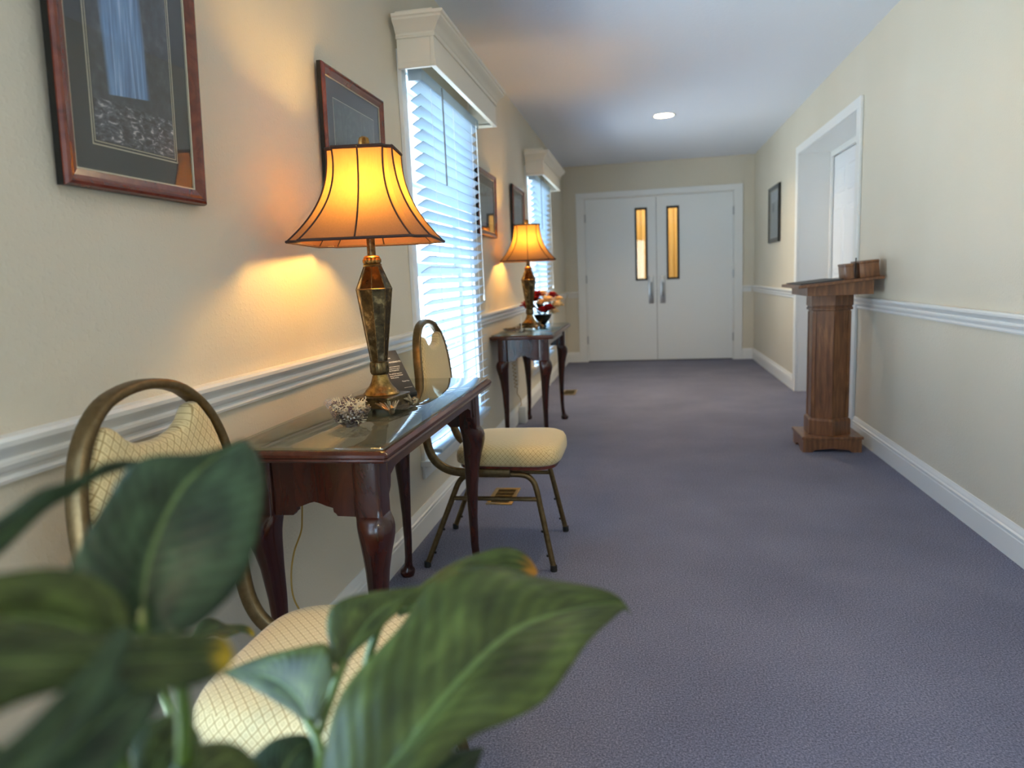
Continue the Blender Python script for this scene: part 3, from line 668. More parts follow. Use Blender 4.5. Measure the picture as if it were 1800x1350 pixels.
# ------------------------------------------------------------------ banquet chairs
def make_chair():
    root = empty('banquet_chair', (.36, 0, 0), '', 'chair', 'gold upholstered banquet chairs')
    X = -.36
    # seat cushion
    xs0, xs1, hw = .232+X, .648+X, .205
    cx = (xs0+xs1)/2; hx = (xs1-xs0)/2
    def ring(ins, z, k=.42):
        out = []
        for a in [2*PI*q/56 for q in range(56)]:
            u, v = sq(math.cos(a), k), sq(math.sin(a), k)
            wdt = hw*(1+.04*u)
            out.append((cx+(hx-ins)*u, (wdt-ins)*v, z))
        return out
    mb = MB(); mb.loft([ring(.030, .398), ring(.010, .400), ring(.001, .408), ring(0, .425), ring(.002, .445), ring(.010, .460), ring(.028, .470), ring(.06, .4755), ring(.12, .479), ring(.19, .480)])
    fabric_uv(mb.done('seat', M['fabric_seat'], root, angle=60), True)
    MB().loft([ring(.024, .385), ring(.014, .386), ring(.014, .3985), ring(.03, .3985)]).done('seat_pan', M['frame_wood'], root, angle=40)
    # hoop back frame continuing under the seat
    half = [(.46, .190, .374), (.36, .190, .374), (.27, .190, .376), (.215, .190, .388), (.172, .190, .418), (.148, .190, .462), (.138, .190, .52), (.134, .192, .60), (.132, .196, .68), (.128, .196, .74), (.122, .186, .805), (.115, .163, .862), (.108, .125, .906), (.103, .075, .934), (.101, .0, .945)]
    def smooth(p, n=4):
        out = []
        P_ = [Vector(q) for q in p]
        for i in range(len(P_)-1):
            a, b_, c_, d_ = P_[max(i-1,0)], P_[i], P_[i+1], P_[min(i+2, len(P_)-1)]
            for k in range(n):
                t_ = k/n; out.append(.5*((2*b_)+(-a+c_)*t_+(2*a-5*b_+4*c_-d_)*t_*t_+(-a+3*b_-3*c_+d_)*t_**3))
        out.append(P_[-1]); return out
    full = [(x+X, -y, z) for x, y, z in half] + [(x+X, y, z) for x, y, z in reversed(half[:-1])]
    mb = MB(); P_ = smooth(full); rings = []
    for i, p in enumerate(P_):
        t_ = (P_[min(i+1, len(P_)-1)] - P_[max(i-1, 0)]).normalized()
        # the wide side of the section lies across the hoop plane
        rad_dir = Vector((0, 1 if p.y > 0 else -1, 0)) if p.z < .75 else Vector((0, p.y, p.z-.72)).normalized()
        ax = (rad_dir - t_*rad_dir.dot(t_)).normalized(); bx = t_.cross(ax)
        rings.append([p + ax*.0095*sq(math.cos(a), .55) + bx*.0165*sq(math.sin(a), .55) for a in [2*PI*k/14 for k in range(14)]])
    mb.loft(rings); mb.done('back_frame', M['chair_metal'], root, angle=50)
    # back cushion with a dipped hand hold
    hoop = [(y, z) for x, y, z in half if z > .5]
    outline = []
    def hoop_y(z):
        pts = sorted([(q[1], q[0]) for q in hoop])
        for (za, ya), (zb, yb) in zip(pts, pts[1:]):
            if za <= z <= zb: return ya+(yb-ya)*(z-za)/(zb-za)
        return pts[0][1]
    right = [(hoop_y(z)-.013, z) for z in (.535,.56,.60,.65,.70,.75,.79,.825,.855,.880,.895)]
    right[0] = (hoop_y(.52)-.05, .522); right[1] = (hoop_y(.56)-.018, .545)
    top = [(.105, .893), (.085, .872), (.06, .857), (.03, .850), (0, .848)]
    rt_ = right + top; outline = rt_ + [(-y, z) for y, z in reversed(rt_[:-1])]
    def xb(z): return .142 - (z-.52)*.085
    cen = (0, .70)
    def oring(sc_, dx):
        return [(xb(z)+X+dx, y*sc_, cen[1]+(z-cen[1])*sc_) for y, z in outline]
    mb = MB(); mb.loft([oring(.93, -.014), oring(.985, -.011), oring(1, -.004), oring(1, .006), oring(.985, .015), oring(.95, .021), oring(.85, .0255), oring(.6, .028)])
    fabric_uv(mb.done('backrest', M['fabric_back'], root, angle=60), False)
    # legs: an arched frame on each side, split at the middle of the arch
    for s in (-1, 1):
        y1_, y2_ = .180*s, .214*s
        front = [(.405, y1_, .366), (.49, y1_, .366), (.527, y1_, .358), (.549, y1_*1.01, .335), (.560, y1_*1.02, .30), (.617, y2_, .012)]
        back = [(.405, y1_, .366), (.315, y1_, .366), (.278, y1_, .356), (.255, y1_*1.01, .332), (.240, y1_*1.02, .30), (.121, y2_, .012)]
        for pth in (front, back):
            P2 = smooth([(x+X, y, z) for x, y, z in pth[:-1]]) + [Vector((pth[-1][0]+X, pth[-1][1], pth[-1][2]))]
            lg = MB().tube(P2, .0108, 12).done('leg', M['chair_metal'], root, angle=50)
            e = Vector((pth[-1][0]+X, pth[-1][1], 0))
            MB().lathe([(.0125, 0), (.0135, .004), (.0130, .022), (.0112, .024)], e, 14).done('foot_cap', M['rubber'], lg)
            d_ = Vector(P2[-1])-Vector(P2[-2])
            for f in (.52, .84):
                q = Vector(P2[-2]) + d_*f; MB().ball(q+Vector((0.013 if pth is back else -.013, 0, 0)), .0055, (1,1,1), 8).done('stacking_bumper', M['rubber'], lg)
        MB().tube([(.229+X, y1_*1.035, .272), (.566+X, y1_*1.035, .272)], .0085, 10).done('stretcher', M['chair_metal'], root)
    return root
ch0 = make_chair(); ch0.location = (.36, 2.735, 0); ch0['label'] = 'gold banquet chair between the two tables, in front of the window'
copy_tree(ch0, (.36, 1.075, 0), 'gold banquet chair in the foreground, partly hidden by plant leaves')

# ------------------------------------------------------------------ pictures
def picture(y0, y1, z0, z1, kind, matw, label, wall='l', lean=0.0, frame=M['frame_wood'], fw=.030, double=False, name='framed_picture', cat='picture', group='framed pictures on the corridor walls'):
    cy, cz = (y0+y1)/2, (z0+z1)/2; hy, hz = (y1-y0)/2, (z1-z0)/2
    s = 1 if wall == 'l' else -1; X0 = .004 if wall == 'l' else W-.004
    root = empty(name, (X0, cy, z0), label, cat, group)
    root.rotation_euler = (0, s*lean, 0)
    def ring(ins, d): return [(s*d, -hy+ins, ins), (s*d, hy-ins, ins), (s*d, hy-ins, 2*hz-ins), (s*d, -hy+ins, 2*hz-ins)]
    prof = [(0, 0), (0, .016), (.003, .021), (.008, .023), (.013, .0195), (.019, .018), (fw, .014), (fw, .004)]
    mb = MB(); mb.loft([ring(*p) for p in prof] + [ring(*prof[0])], cap=False); mb.done('frame', frame, root, smooth=False)
    mb = MB(); mb.loft([ring(*p) for p in [(-.0008, .0005), (-.0008, .013), (.0, .013), (.0, .0005), (-.0008, .0005)]], cap=False); mb.done('frame_edge', M['black_edge'], root, smooth=False)
    mb = MB(); f2 = fw; mb.loft([ring(*p) for p in [(f2-.0005, .013), (f2+.003, .0125), (f2+.003, .009), (f2-.0005, .009), (f2-.0005, .013)]], cap=False); mb.done('frame_fillet', M['fillet'], root, smooth=False)
    MB().loft([ring(f2, .0055), ring(f2, .0085)]).done('mat_board', M['mat_board'], root, smooth=False)
    a = f2+matw
    mb = MB(); mb.loft([ring(*p) for p in [(a, .0084), (a, .0092), (a+.0022, .0092), (a+.0022, .0084), (a, .0084)]], cap=False)
    if double: mb.loft([ring(*p) for p in [(a+.006, .0084), (a+.006, .0092), (a+.0075, .0092), (a+.0075, .0084), (a+.006, .0084)]], cap=False)
    mb.done('mat_edge', M['fillet'], root, smooth=False)
    b_ = a + (.009 if double else .002)
    # the print carries object coordinates centred on itself
    hh = 2*hz-2*b_; wy = hy-b_
    mb = MB(); mb.box(-.0003, .0003, -wy, wy, -hh/2, hh/2)
    o = mb.done('print', m_photo('print_'+kind+str(int(y0*100)), kind), root, smooth=False); o.location = (s*.0091, 0, hz)
    MB().loft([ring(f2+.0006, .0105), ring(f2+.0006, .0115)]).done('picture_glass', M['pic_glass'], root, smooth=False)
    return root
picture(1.062, 1.452, 1.288, 1.818, 'fall', .048, 'framed waterfall picture hanging at the upper left, nearest the viewer', double=True, lean=.045)
picture(2.098, 2.612, 1.376, 1.770, 'trees', .055, 'framed dark picture partly hidden behind the large lamp shade', lean=.02)
picture(4.165, 4.680, 1.368, 1.762, 'lake', .055, 'framed picture just past the nearer window, left of the far lamp', lean=.02)
picture(5.320, 5.835, 1.392, 1.798, 'lake', .055, 'framed picture directly above and behind the far lamp shade', lean=.02)
picture(7.400, 7.960, 1.352, 1.912, 'trees', .006, 'narrow looking black framed picture on the right wall before the end doors', wall='r', frame=M['black_edge'], fw=.045)

# ------------------------------------------------------------------ things on the nearer table
def make_bowl():
    root = empty('glass_bowl', (.235, 1.645, GZ), '', 'bowl')
    ax = math.radians(150)
    def bring(r_, z, tip, n=40):
        out = []
        for k in range(n):
            a = 2*PI*k/n; u, v = math.cos(a), math.sin(a)
            rr_ = r_*(1+tip*max(0, u)**5 + .035*math.cos(10*a)); X_, Y_ = rr_*u, rr_*v*.82
            zz_ = z + (.012*max(0, u)**4 if tip > .3 else 0) + (.0025*math.cos(10*a) if tip > .3 else 0)
            out.append((X_*math.cos(ax)-Y_*math.sin(ax), X_*math.sin(ax)+Y_*math.cos(ax), zz_))
        return out
    lv = [(.022, .000, .1), (.024, .004, .1), (.034, .012, .2), (.045, .024, .3), (.053, .038, .45), (.058, .048, .62)]
    mb = MB(); mb.loft([bring(*q) for q in lv] + [bring(q[0]-.003, q[1]+.001, q[2]) for q in reversed(lv)]); mb.done('bowl', M['crystal'], root)
    return root
bw = make_bowl(); bw['label'] = 'small leaf-shaped crystal bowl in front of the large lamp base'
def shreds(name, center, mat, n, rad, z0, z1, seed):
    rn = random.Random(seed); mb = MB()
    for i in range(n):
        a = rn.uniform(0, 2*PI); q = rad*math.sqrt(rn.random())*.98; z = rn.uniform(z0, z1)
        q *= .55+.45*min(1, max(0, (z-z0)/(.032)))
        p = Vector((center[0]+q*math.cos(a)*1.0, center[1]+q*math.sin(a)*.85, z)); pts = [p.copy()]
        d = Vector((rn.uniform(-1,1), rn.uniform(-1,1), rn.uniform(-.25,.6))).normalized()
        for k in range(4):
            d = (d + Vector((rn.uniform(-1,1), rn.uniform(-1,1), rn.uniform(-.8,.7)))*.8).normalized(); nxt = pts[-1]+d*.0055
            rr_ = (Vector((nxt.x-center[0], (nxt.y-center[1])/.85, 0))).length
            if rr_ > rad*1.02 or nxt.z < z0: break
            pts.append(nxt)
        if len(pts) > 2: mb.tube(pts, .0011, 4)
    return mb.done(name, mat, smooth=False)
sp_ = shreds('shredded_paper', (.235, 1.645), [M['paper'], M['paper_dark']], 560, .044, GZ+.010, GZ+.062, 3)
rn = random.Random(5); dark_ = {}
for p in sp_.data.polygons:
    k_ = round(p.center.x*60), round(p.center.y*60), round(p.center.z*90)
    if k_ not in dark_: dark_[k_] = rn.random() < (.55 if p.center.z < GZ+.042 else .15)
    p.material_index = 1 if dark_[k_] else 0
tag(sp_, 'cream and plum shredded paper filling the crystal bowl on the nearest table', 'shredded paper', kind='stuff')

def text_mesh(mb, body, size, loc3, ux, uz, align='LEFT', bold=0.0, shear=0.0):
    cu = bpy.data.curves.new('t', 'FONT'); cu.body = body; cu.size = size; cu.align_x = align; cu.offset = bold; cu.shear = shear; cu.resolution_u = 2
    ob = bpy.data.objects.new('t', cu); COL.objects.link(ob); dg = bpy.context.evaluated_depsgraph_get(); dg.update()
    me = bpy.data.meshes.new_from_object(ob.evaluated_get(dg))
    vs = [mb.b.verts.new(Vector(loc3)+Vector(ux)*v.co.x+Vector(uz)*v.co.y) for v in me.vertices]
    for p in me.polygons:
        try: mb.b.faces.new([vs[i] for i in p.vertices])
        except ValueError: pass
    bpy.data.objects.remove(ob); bpy.data.meshes.remove(me)
SW, SH = .074, .160
sg = empty('tabletop_sign', (.240, 2.066, GZ), 'small black sign with white lettering leaning behind the large lamp', 'sign', rz=math.radians(55))
sg_l = math.radians(38)
mb = MB(); mb.box(-SW/2, SW/2, -.0012, .0012, 0, SH, .0008)
cdp = mb.done('sign_card', M['sign_black'], sg); cdp.location = (0, 0, .014); cdp.rotation_euler = (-sg_l, 0, 0)
mb = MB(); yy = -.0017
for txt, size, x, z, al, bo, sh in (('Please', .0080, -.008, .130, 'CENTER', .00012, 0), ('& ARRANGEMENTS', 0.0078, 0, .114, 'CENTER', .00022, .2),
    ('Please note on behalf of the', .0047, -.031, .098, 'LEFT', .0001, 0), ('family these are to stay at', .0047, -.031, .091, 'LEFT', .0001, 0), ('family arrangements.', .0054, -.031, .084, 'LEFT', .0001, 0),
    ('You will find space for', .0054, -.031, .072, 'LEFT', .0001, 0), ('some at the additional', .0054, -.031, .065, 'LEFT', .0001, 0), ('family service.', .0054, -.031, .058, 'LEFT', .0001, 0), ('Thank You', .0060, 0.030, .041, 'RIGHT', .0001, 0)):
    text_mesh(mb, txt, size, (x, yy, z), (1,0,0), (0,0,1), al, bo, sh)
mb.box(0.0, .030, yy-.0001, yy+.0001, .019, .0196)
mb.done('lettering', M['sign_white'], cdp, smooth=False)
MB().box(-SW/2-.001, SW/2+.001, -.004, .045, 0, .016, .004).done('sign_base', M['black'], sg)

def cord(name, pts, rad, label, mat=M['cord_gold']):
    P_ = [Vector(p) for p in pts]; out = []
    for i in range(len(P_)-1):
        a, b_, c_, d_ = P_[max(i-1,0)], P_[i], P_[i+1], P_[min(i+2, len(P_)-1)]
        for k in range(6):
            t_ = k/6; out.append(.5*((2*b_)+(-a+c_)*t_+(2*a-5*b_+4*c_-d_)*t_*t_+(-a+3*b_-3*c_+d_)*t_**3))
    out.append(P_[-1]); return tag(MB().tube(out, rad, 8).done(name, mat), label, 'cord')
cord('lamp_cord', [(.03, 1.78, .71), (.03, 1.76, .60), (.03, 1.736, .476), (.03, 1.722, .437), (.03, 1.676, .398), (.03, 1.650, .345), (.03, 1.651, .28), (.03, 1.693, .203), (.03, 1.71, .15), (.03, 1.69, .10), (.03, 1.62, .06)], .0024, 'thin gold lamp cord hanging below the nearest table')


# ------------------------------------------------------------------ things on the far table
ct = [(.05, 4.90, .70)]
for k in range(70):
    a = k*.9; ct.append((.045+.012*math.cos(a), 4.93+.022*math.sin(a)+k*.0016, .60-k*.0042))
ct += [(.04, 5.08, .26), (.05, 5.16, .21), (.045, 5.22, .15), (.03, 5.27, .13)]
tag(MB().tube(ct, .0026, 6).done('lamp_cord', M['cord_gold']), 'coiled gold lamp cord hanging below the far table', 'cord')
tag(MB().box(.018, .072, 5.24, 5.33, .0, .13, .006).done('power_adapter', M['lamp_white']), 'small white adapter on the floor under the far table', 'adapter')

fl = empty('flower_arrangement', (.250, 5.09, GZ), 'red and cream flower arrangement in a black vase behind the far lamp', 'flowers')
mb = MB(); mb.lathe([(.026,0),(.028,.005),(.020,.012),(.034,.030),(.056,.060),(.066,.085),(.062,.085),(.030,.04)], (0,0,0), 28); mb.done('vase', M['vase'], fl)
def bloom(c, r_, mat, nm, seed, n=20):
    rn = random.Random(seed); mb = MB()
    for L_ in range(4):
        for k in range(n-L_*4):
            a = 2*PI*k/(n-L_*4)+rn.uniform(-.2,.2)+L_*.4; el = .15+L_*.42+rn.uniform(-.1,.1); rr_ = r_*(1-L_*.17)
            d = Vector((math.cos(a)*math.cos(el), math.sin(a)*math.cos(el), math.sin(el))); sd = Vector((-math.sin(a), math.cos(a), 0)); up_ = d.cross(sd)
            rings = []
            for u in (0, .35, .7, 1):
                w_ = rr_*.50*math.sin(PI*min(.93, .12+u*.85)); cpt = Vector(c)+d*rr_*u + up_*(-.25*rr_*u*u)
                rings.append([cpt - sd*w_, cpt + up_*w_*-.3, cpt + sd*w_])
            vr = [[mb.b.verts.new(p) for p in q] for q in rings]
            for q1, q2 in zip(vr, vr[1:]):
                for j in (0, 1): mb.b.faces.new((q1[j], q1[j+1], q2[j+1], q2[j]))
    mb.ball(c, r_*.55, (1,1,.85), 12)
    return mb.done(nm, mat, fl)
rf = random.Random(4)
for i, (c, r_, k) in enumerate([((-.03,-.03,.20),.045,'r'),((-.10,.02,.135),.045,'r'),((.035,-.03,.165),.044,'c'),((.045,-.055,.115),.042,'r'),((.095,-.02,.13),.042,'c'),((.0,-.05,.150),.036,'c'),((.10,.03,.165),.032,'c'),((-.07,-.03,.12),.036,'r'),((.0,.04,.20),.04,'c'),((.06,.05,.19),.036,'r'),((.012,-.075,.105),.036,'r'),((-.05,.05,.17),.038,'r'),((.08,-.05,.09),.034,'c')]):
    bloom((c[0]*1.15, c[1]*1.1, c[2]*1.12+.01), r_*1.22, M['red'] if k == 'r' else M['cream'], 'red_bloom' if k == 'r' else 'cream_bloom', i)
mb = MB()
for k in range(36):
    a = rf.uniform(0, 2*PI); el = rf.uniform(-.1, 1.1); L_ = rf.uniform(.07, .14); d = Vector((math.cos(a)*math.cos(el), math.sin(a)*math.cos(el), math.sin(el))); sd = Vector((-math.sin(a), math.cos(a), 0)); b0 = Vector((0,0,.08))
    q = [mb.b.verts.new(b0+d*L_*.3), mb.b.verts.new(b0+d*L_*.7+sd*.014), mb.b.verts.new(b0+d*L_), mb.b.verts.new(b0+d*L_*.7-sd*.014)]; mb.b.faces.new(q)
mb.done('foliage', M['green_dark'], fl)
cs = empty('card_holder', (.175, 4.60, GZ), 'clear upright card holder seen edge-on, left of the far lamp base', 'card holder', rz=math.radians(97))
MB().box(-.045, .045, -.0015, .0015, .006, .105, .0006).done('card', M['lamp_white'], cs)
MB().box(-.046, .046, -.02, .02, 0, .006, .001).done('holder_foot', M['vase'], cs)
ds = empty('glass_dish', (.095, 4.66, GZ), 'low glass dish on the far table, left of the far lamp', 'dish')
mb = MB(); mb.lathe([(.030,0),(.034,.004),(.050,.014),(.060,.022),(.057,.022),(.046,.015),(.030,.007),(.001,.006)], (0,0,0), 28, flute=.03, nf=12); mb.done('dish', M['crystal'], ds)
mb = MB(); rn = random.Random(9)
for k in range(18):
    a = rn.uniform(0, 2*PI); q = .034*math.sqrt(rn.random()); mb.ball((q*math.cos(a), q*math.sin(a), .016+rn.uniform(0,.008)), .008, (1.3,.8,.7), 8)
mb.done('wrapped_sweets', M['brass'], ds)

# ------------------------------------------------------------------ floor registers
def register(loc, label):
    root = empty('floor_register', loc, label, 'floor vent', 'metal floor registers by the window wall')
    mb = MB(); mb.box(-.066, .066, -.135, -.110, 0, .005, .001); mb.box(-.066, .066, .110, .135, 0, .005, .001); mb.box(-.066, -.046, -.110, .110, 0, .005, .001); mb.box(.046, .066, -.110, .110, 0, .005, .001)
    for q in (-.055, 0, .055): mb.box(-.046, .046, q-.0035, q+.0035, .0006, .0046)
    mb.done('register_frame', M['register'], root)
    MB().box(-.046, .046, -.110, .110, .0, .0006).done('duct_shade_sheet', M['dark_gap_fill'], root, smooth=False)  # flat dark sheet, the shade inside the duct put in as colour
    mb = MB()
    for k in range(24):
        y = -.106+k*.0092; mb.box(-.046, .046, y, y+.0028, .0007, .0040)
    mb.done('louvres', M['bronze'], root, smooth=False)
    return root
rg0 = register((.249, 3.425, 0), 'brass floor vent in the carpet behind the second banquet chair')
copy_tree(rg0, (.262, 6.66, 0), 'brass floor vent in the carpet beyond the far table')

# ------------------------------------------------------------------ lectern
LX, LY = 2.056, 4.50
lc = empty('lectern', (LX, LY, 0), 'stained oak pedestal lectern standing against the right wall by the doorway', 'lectern')
def hexr(r_, z): return [(r_*math.cos(PI/6+k*PI/3), r_*math.sin(PI/6+k*PI/3), z) for k in range(6)]
# plinth: four scalloped boards under a slab
mb = MB(); hx_, hy_ = .164, .142
def sk(hl): return [(-hl, .078), (-hl, 0), (-hl+.055, 0), (-hl+.065, .012), (-hl+.085, .016), (-.03, .020), (0, .024), (.03, .020), (hl-.085, .016), (hl-.065, .012), (hl-.055, 0), (hl, 0), (hl, .078)]
for s in (-1, 1):
    mb.prism(sk(hx_), lambda u, v, d: (u, s*(hy_-d), v), 0, .018)
    mb.prism(sk(hy_-.018), lambda u, v, d: (s*(hx_-d), u, v), 0, .018)
mb.box(-hx_-.008, hx_+.008, -hy_-.008, hy_+.008, .078, .096, .003)
mb.done('base', M['lectern'], lc, smooth=False)
MB().loft([hexr(.136, .096), hexr(.136, .182), hexr(.132, .190), hexr(.124, .196)]).done('column_foot', M['lectern'], lc, smooth=False)
MB().loft([hexr(.120, .172), hexr(.120, .852)]).done('column', M['lectern'], lc, smooth=False)
mb = MB(); mb.loft([hexr(.122, .838), hexr(.132, .842), hexr(.132, .852), hexr(.127, .856), hexr(.127, .862), hexr(.134, .866), hexr(.134, .928)]); mb.done('capital', M['lectern'], lc, smooth=False)
# recessed face panels
mb = MB()
for k in range(6):
    a0, a1 = Vector(hexr(.120, .20)[k]), Vector(hexr(.120, .20)[(k+1) % 6]); dd = (a1-a0); nn_ = Vector((a0.x+a1.x, a0.y+a1.y, 0)).normalized()
    for f0_, f1_ in ((0, .16), (.84, 1)):
        p0, p1 = a0+dd*f0_, a0+dd*f1_
        mb.loft([[p0, p1, p1+nn_*.004, p0+nn_*.004], [p+Vector((0,0,.63)) for p in (p0, p1, p1+nn_*.004, p0+nn_*.004)]])
mb.done('corner_strip', M['lectern'], lc, smooth=False)
ya, yb = -.245, .255
zl, zr = .978, 1.018; xl, xr = -.226, .226
def slope(x): return zl + (zr-zl)*(x-xl)/(xr-xl)
mb = MB(); pts = [(xl+.055, .930), (xr-.045, .930), (xr-.045, slope(xr-.045)-.004), (xl+.055, slope(xl+.055)-.004)]
mb.prism(pts, lambda u, v, d: (u, d, v), ya+.035, yb-.035); mb.done('desk_box', M['lectern'], lc, smooth=False)
mb = MB(); pts = [(xl, slope(xl)-.004), (xr, slope(xr)-.004), (xr, slope(xr)+.014), (xl, slope(xl)+.014)]
mb.prism(pts, lambda u, v, d: (u, d, v), ya, yb); mb.done('desk_top', M['lectern'], lc, smooth=False, bevel=.003)
bk = MB(); pts = [(xl+.02, slope(xl+.02)+.0145), (.02, slope(.02)+.0145), (.02, slope(.02)+.0205), (xl+.02, slope(xl+.02)+.0205)]
bk.prism(pts, lambda u, v, d: (u+LX, d+LY, v), ya+.04, yb-.04)
tag(bk.done('writing_pad', M['pad'], smooth=False), 'thin dark pad lying on the sloping lectern top', 'pad')
def block(name, x0_, x1_, y0_, y1_, h_, label, cat):
    z_ = slope(x0_-LX)+.0145; o = empty(name, ((x0_+x1_)/2, (y0_+y1_)/2, z_), label, cat)
    a = math.atan2(zr-zl, xr-xl); o.rotation_euler = (0, -a, 0); o.location.z = slope((x0_+x1_)/2-LX)+.0150
    hx2, hy2 = (x1_-x0_)/2, (y1_-y0_)/2
    MB().box(-hx2, hx2, -hy2, hy2, 0, h_-.014, .002).done('box_body', M['lectern'], o)
    MB().box(-hx2-.002, hx2+.002, -hy2-.002, hy2+.002, h_-.014, h_, .003).done('box_lid', M['lectern'], o)
    return o
block('wooden_box', 2.086, 2.130, 4.275, 4.425, .086, 'slim wooden box at the raised end of the lectern top, left one', 'box')
block('wooden_box', 2.160, 2.262, 4.275, 4.440, .092, 'wider wooden box on the lectern top, right one against the wall', 'box')
pn = MB(); pn.tube([(2.146, 4.33, slope(.09)+.017), (2.150, 4.33, 1.135)], [.0028, .0034], 8); tag(pn.done('pen', M['black']), 'black pen standing upright between the two lectern boxes', 'pen')

# ------------------------------------------------------------------ potted peace lily in the foreground
PX, PY = .60, .44
pl = empty('potted_plant', (PX, PY, 0), 'potted broad-leaved green plant in the near foreground', 'plant')
def rel(v): return Vector(v)-Vector((PX, PY, 0))
mb = MB(); mb.lathe([(.085,0),(.095,.01),(.125,.20),(.140,.33),(.146,.345),(.146,.365),(.136,.367),(.132,.345),(.125,.33)], (0,0,0), 40, cap=False); mb.done('pot', M['terracotta'], pl)
mb = MB(); mb.lathe([(.001,.0),(.084,.001),(.1235,.331),(.001,.335)], (0,0,0), 40); mb.done('soil', M['soil'], pl)
def catmull(pts, n):
    P_ = [Vector(p) for p in pts]; out = []; m_ = len(P_)-1
    for i in range(n+1):
        s = i/n*m_; k = min(int(s), m_-1); t_ = s-k
        a, b_, c_, d_ = P_[max(k-1,0)], P_[k], P_[k+1], P_[min(k+2, m_)]
        out.append(.5*((2*b_)+(-a+c_)*t_+(2*a-5*b_+4*c_-d_)*t_*t_+(-a+3*b_-3*c_+d_)*t_**3))
    return out
def even(P_, n):
    L_ = [0]
    for a, b_ in zip(P_, P_[1:]): L_.append(L_[-1]+(b_-a).length)
    out = []; k = 0
    for i in range(n+1):
        s = L_[-1]*i/n
        while k < len(L_)-2 and L_[k+1] < s: k += 1
        out.append(P_[k].lerp(P_[k+1], (s-L_[k])/max(1e-9, L_[k+1]-L_[k])))
    return out
def leaf(spine, width, roll, mat, fold=.25, stalk=True, peak=.42, wave=.06, label=None, seed=0, wl=1.0, wr=1.0):
    rn = random.Random(seed); ph = rn.uniform(0, 6)
    S = even(catmull(spine, 120), 34); nv = 14
    mb = MB(); uvl = mb.b.loops.layers.uv.new('UVMap'); rows = []
    for i, p in enumerate(S):
        u = i/34; t_ = (S[min(i+1, 34)]-S[max(i-1, 0)]).normalized()
        view = (CAM-p).normalized(); sd = t_.cross(view).normalized(); nm = sd.cross(t_).normalized()
        sd2 = sd*math.cos(roll) + nm*math.sin(roll); nm2 = sd2.cross(t_).normalized()
        e = math.log(.5)/math.log(peak); a_ = .72; b2 = a_*(1-peak)/peak; uu_ = min(max(u, 1e-4), .9999); w_ = width/2*(uu_**a_*(1-uu_)**b2)/(peak**a_*(1-peak)**b2) + .0012
        row = []
        for j in range(nv+1):
            v = -1+2*j/nv; k = wl if v < 0 else wr
            pos = p + sd2*(v*w_*k*math.cos(fold*.8)) + nm2*(abs(v)**1.25*w_*math.sin(fold) + wave*w_*math.sin(u*11+ph+(2.4 if v > 0 else 0))*abs(v)**2)
            row.append(mb.b.verts.new(rel(pos)))
        rows.append((row, u))
    for (ra, ua), (rb, ub) in zip(rows, rows[1:]):
        for j in range(nv):
            f = mb.b.faces.new((ra[j], ra[j+1], rb[j+1], rb[j]))
            for lp, (uu, vv) in zip(f.loops, ((ua, j/nv), (ua, (j+1)/nv), (ub, (j+1)/nv), (ub, j/nv))): lp[uvl].uv = (uu, vv)
    bmesh.ops.recalc_face_normals(mb.b, faces=mb.b.faces)
    o = mb.done('leaf', mat, pl, angle=180)
    md = o.modifiers.new('t', 'SOLIDIFY'); md.thickness = .0006
    if stalk:
        b0 = S[0]; root_ = Vector((PX+rn.uniform(-.03,.03), PY+rn.uniform(-.03,.03), .33)); d0 = (S[1]-S[0]).normalized()
        c = catmull([root_, root_.lerp(b0, .55)+Vector((0,0,.03)), b0-d0*.03, b0+d0*.01], 16)
        MB().tube([rel(q) for q in c], [.0062-.003*k/16 for k in range(17)], 8).done('leaf_stalk', M['stalk'], pl)
    if label: o['label'] = label
    return o
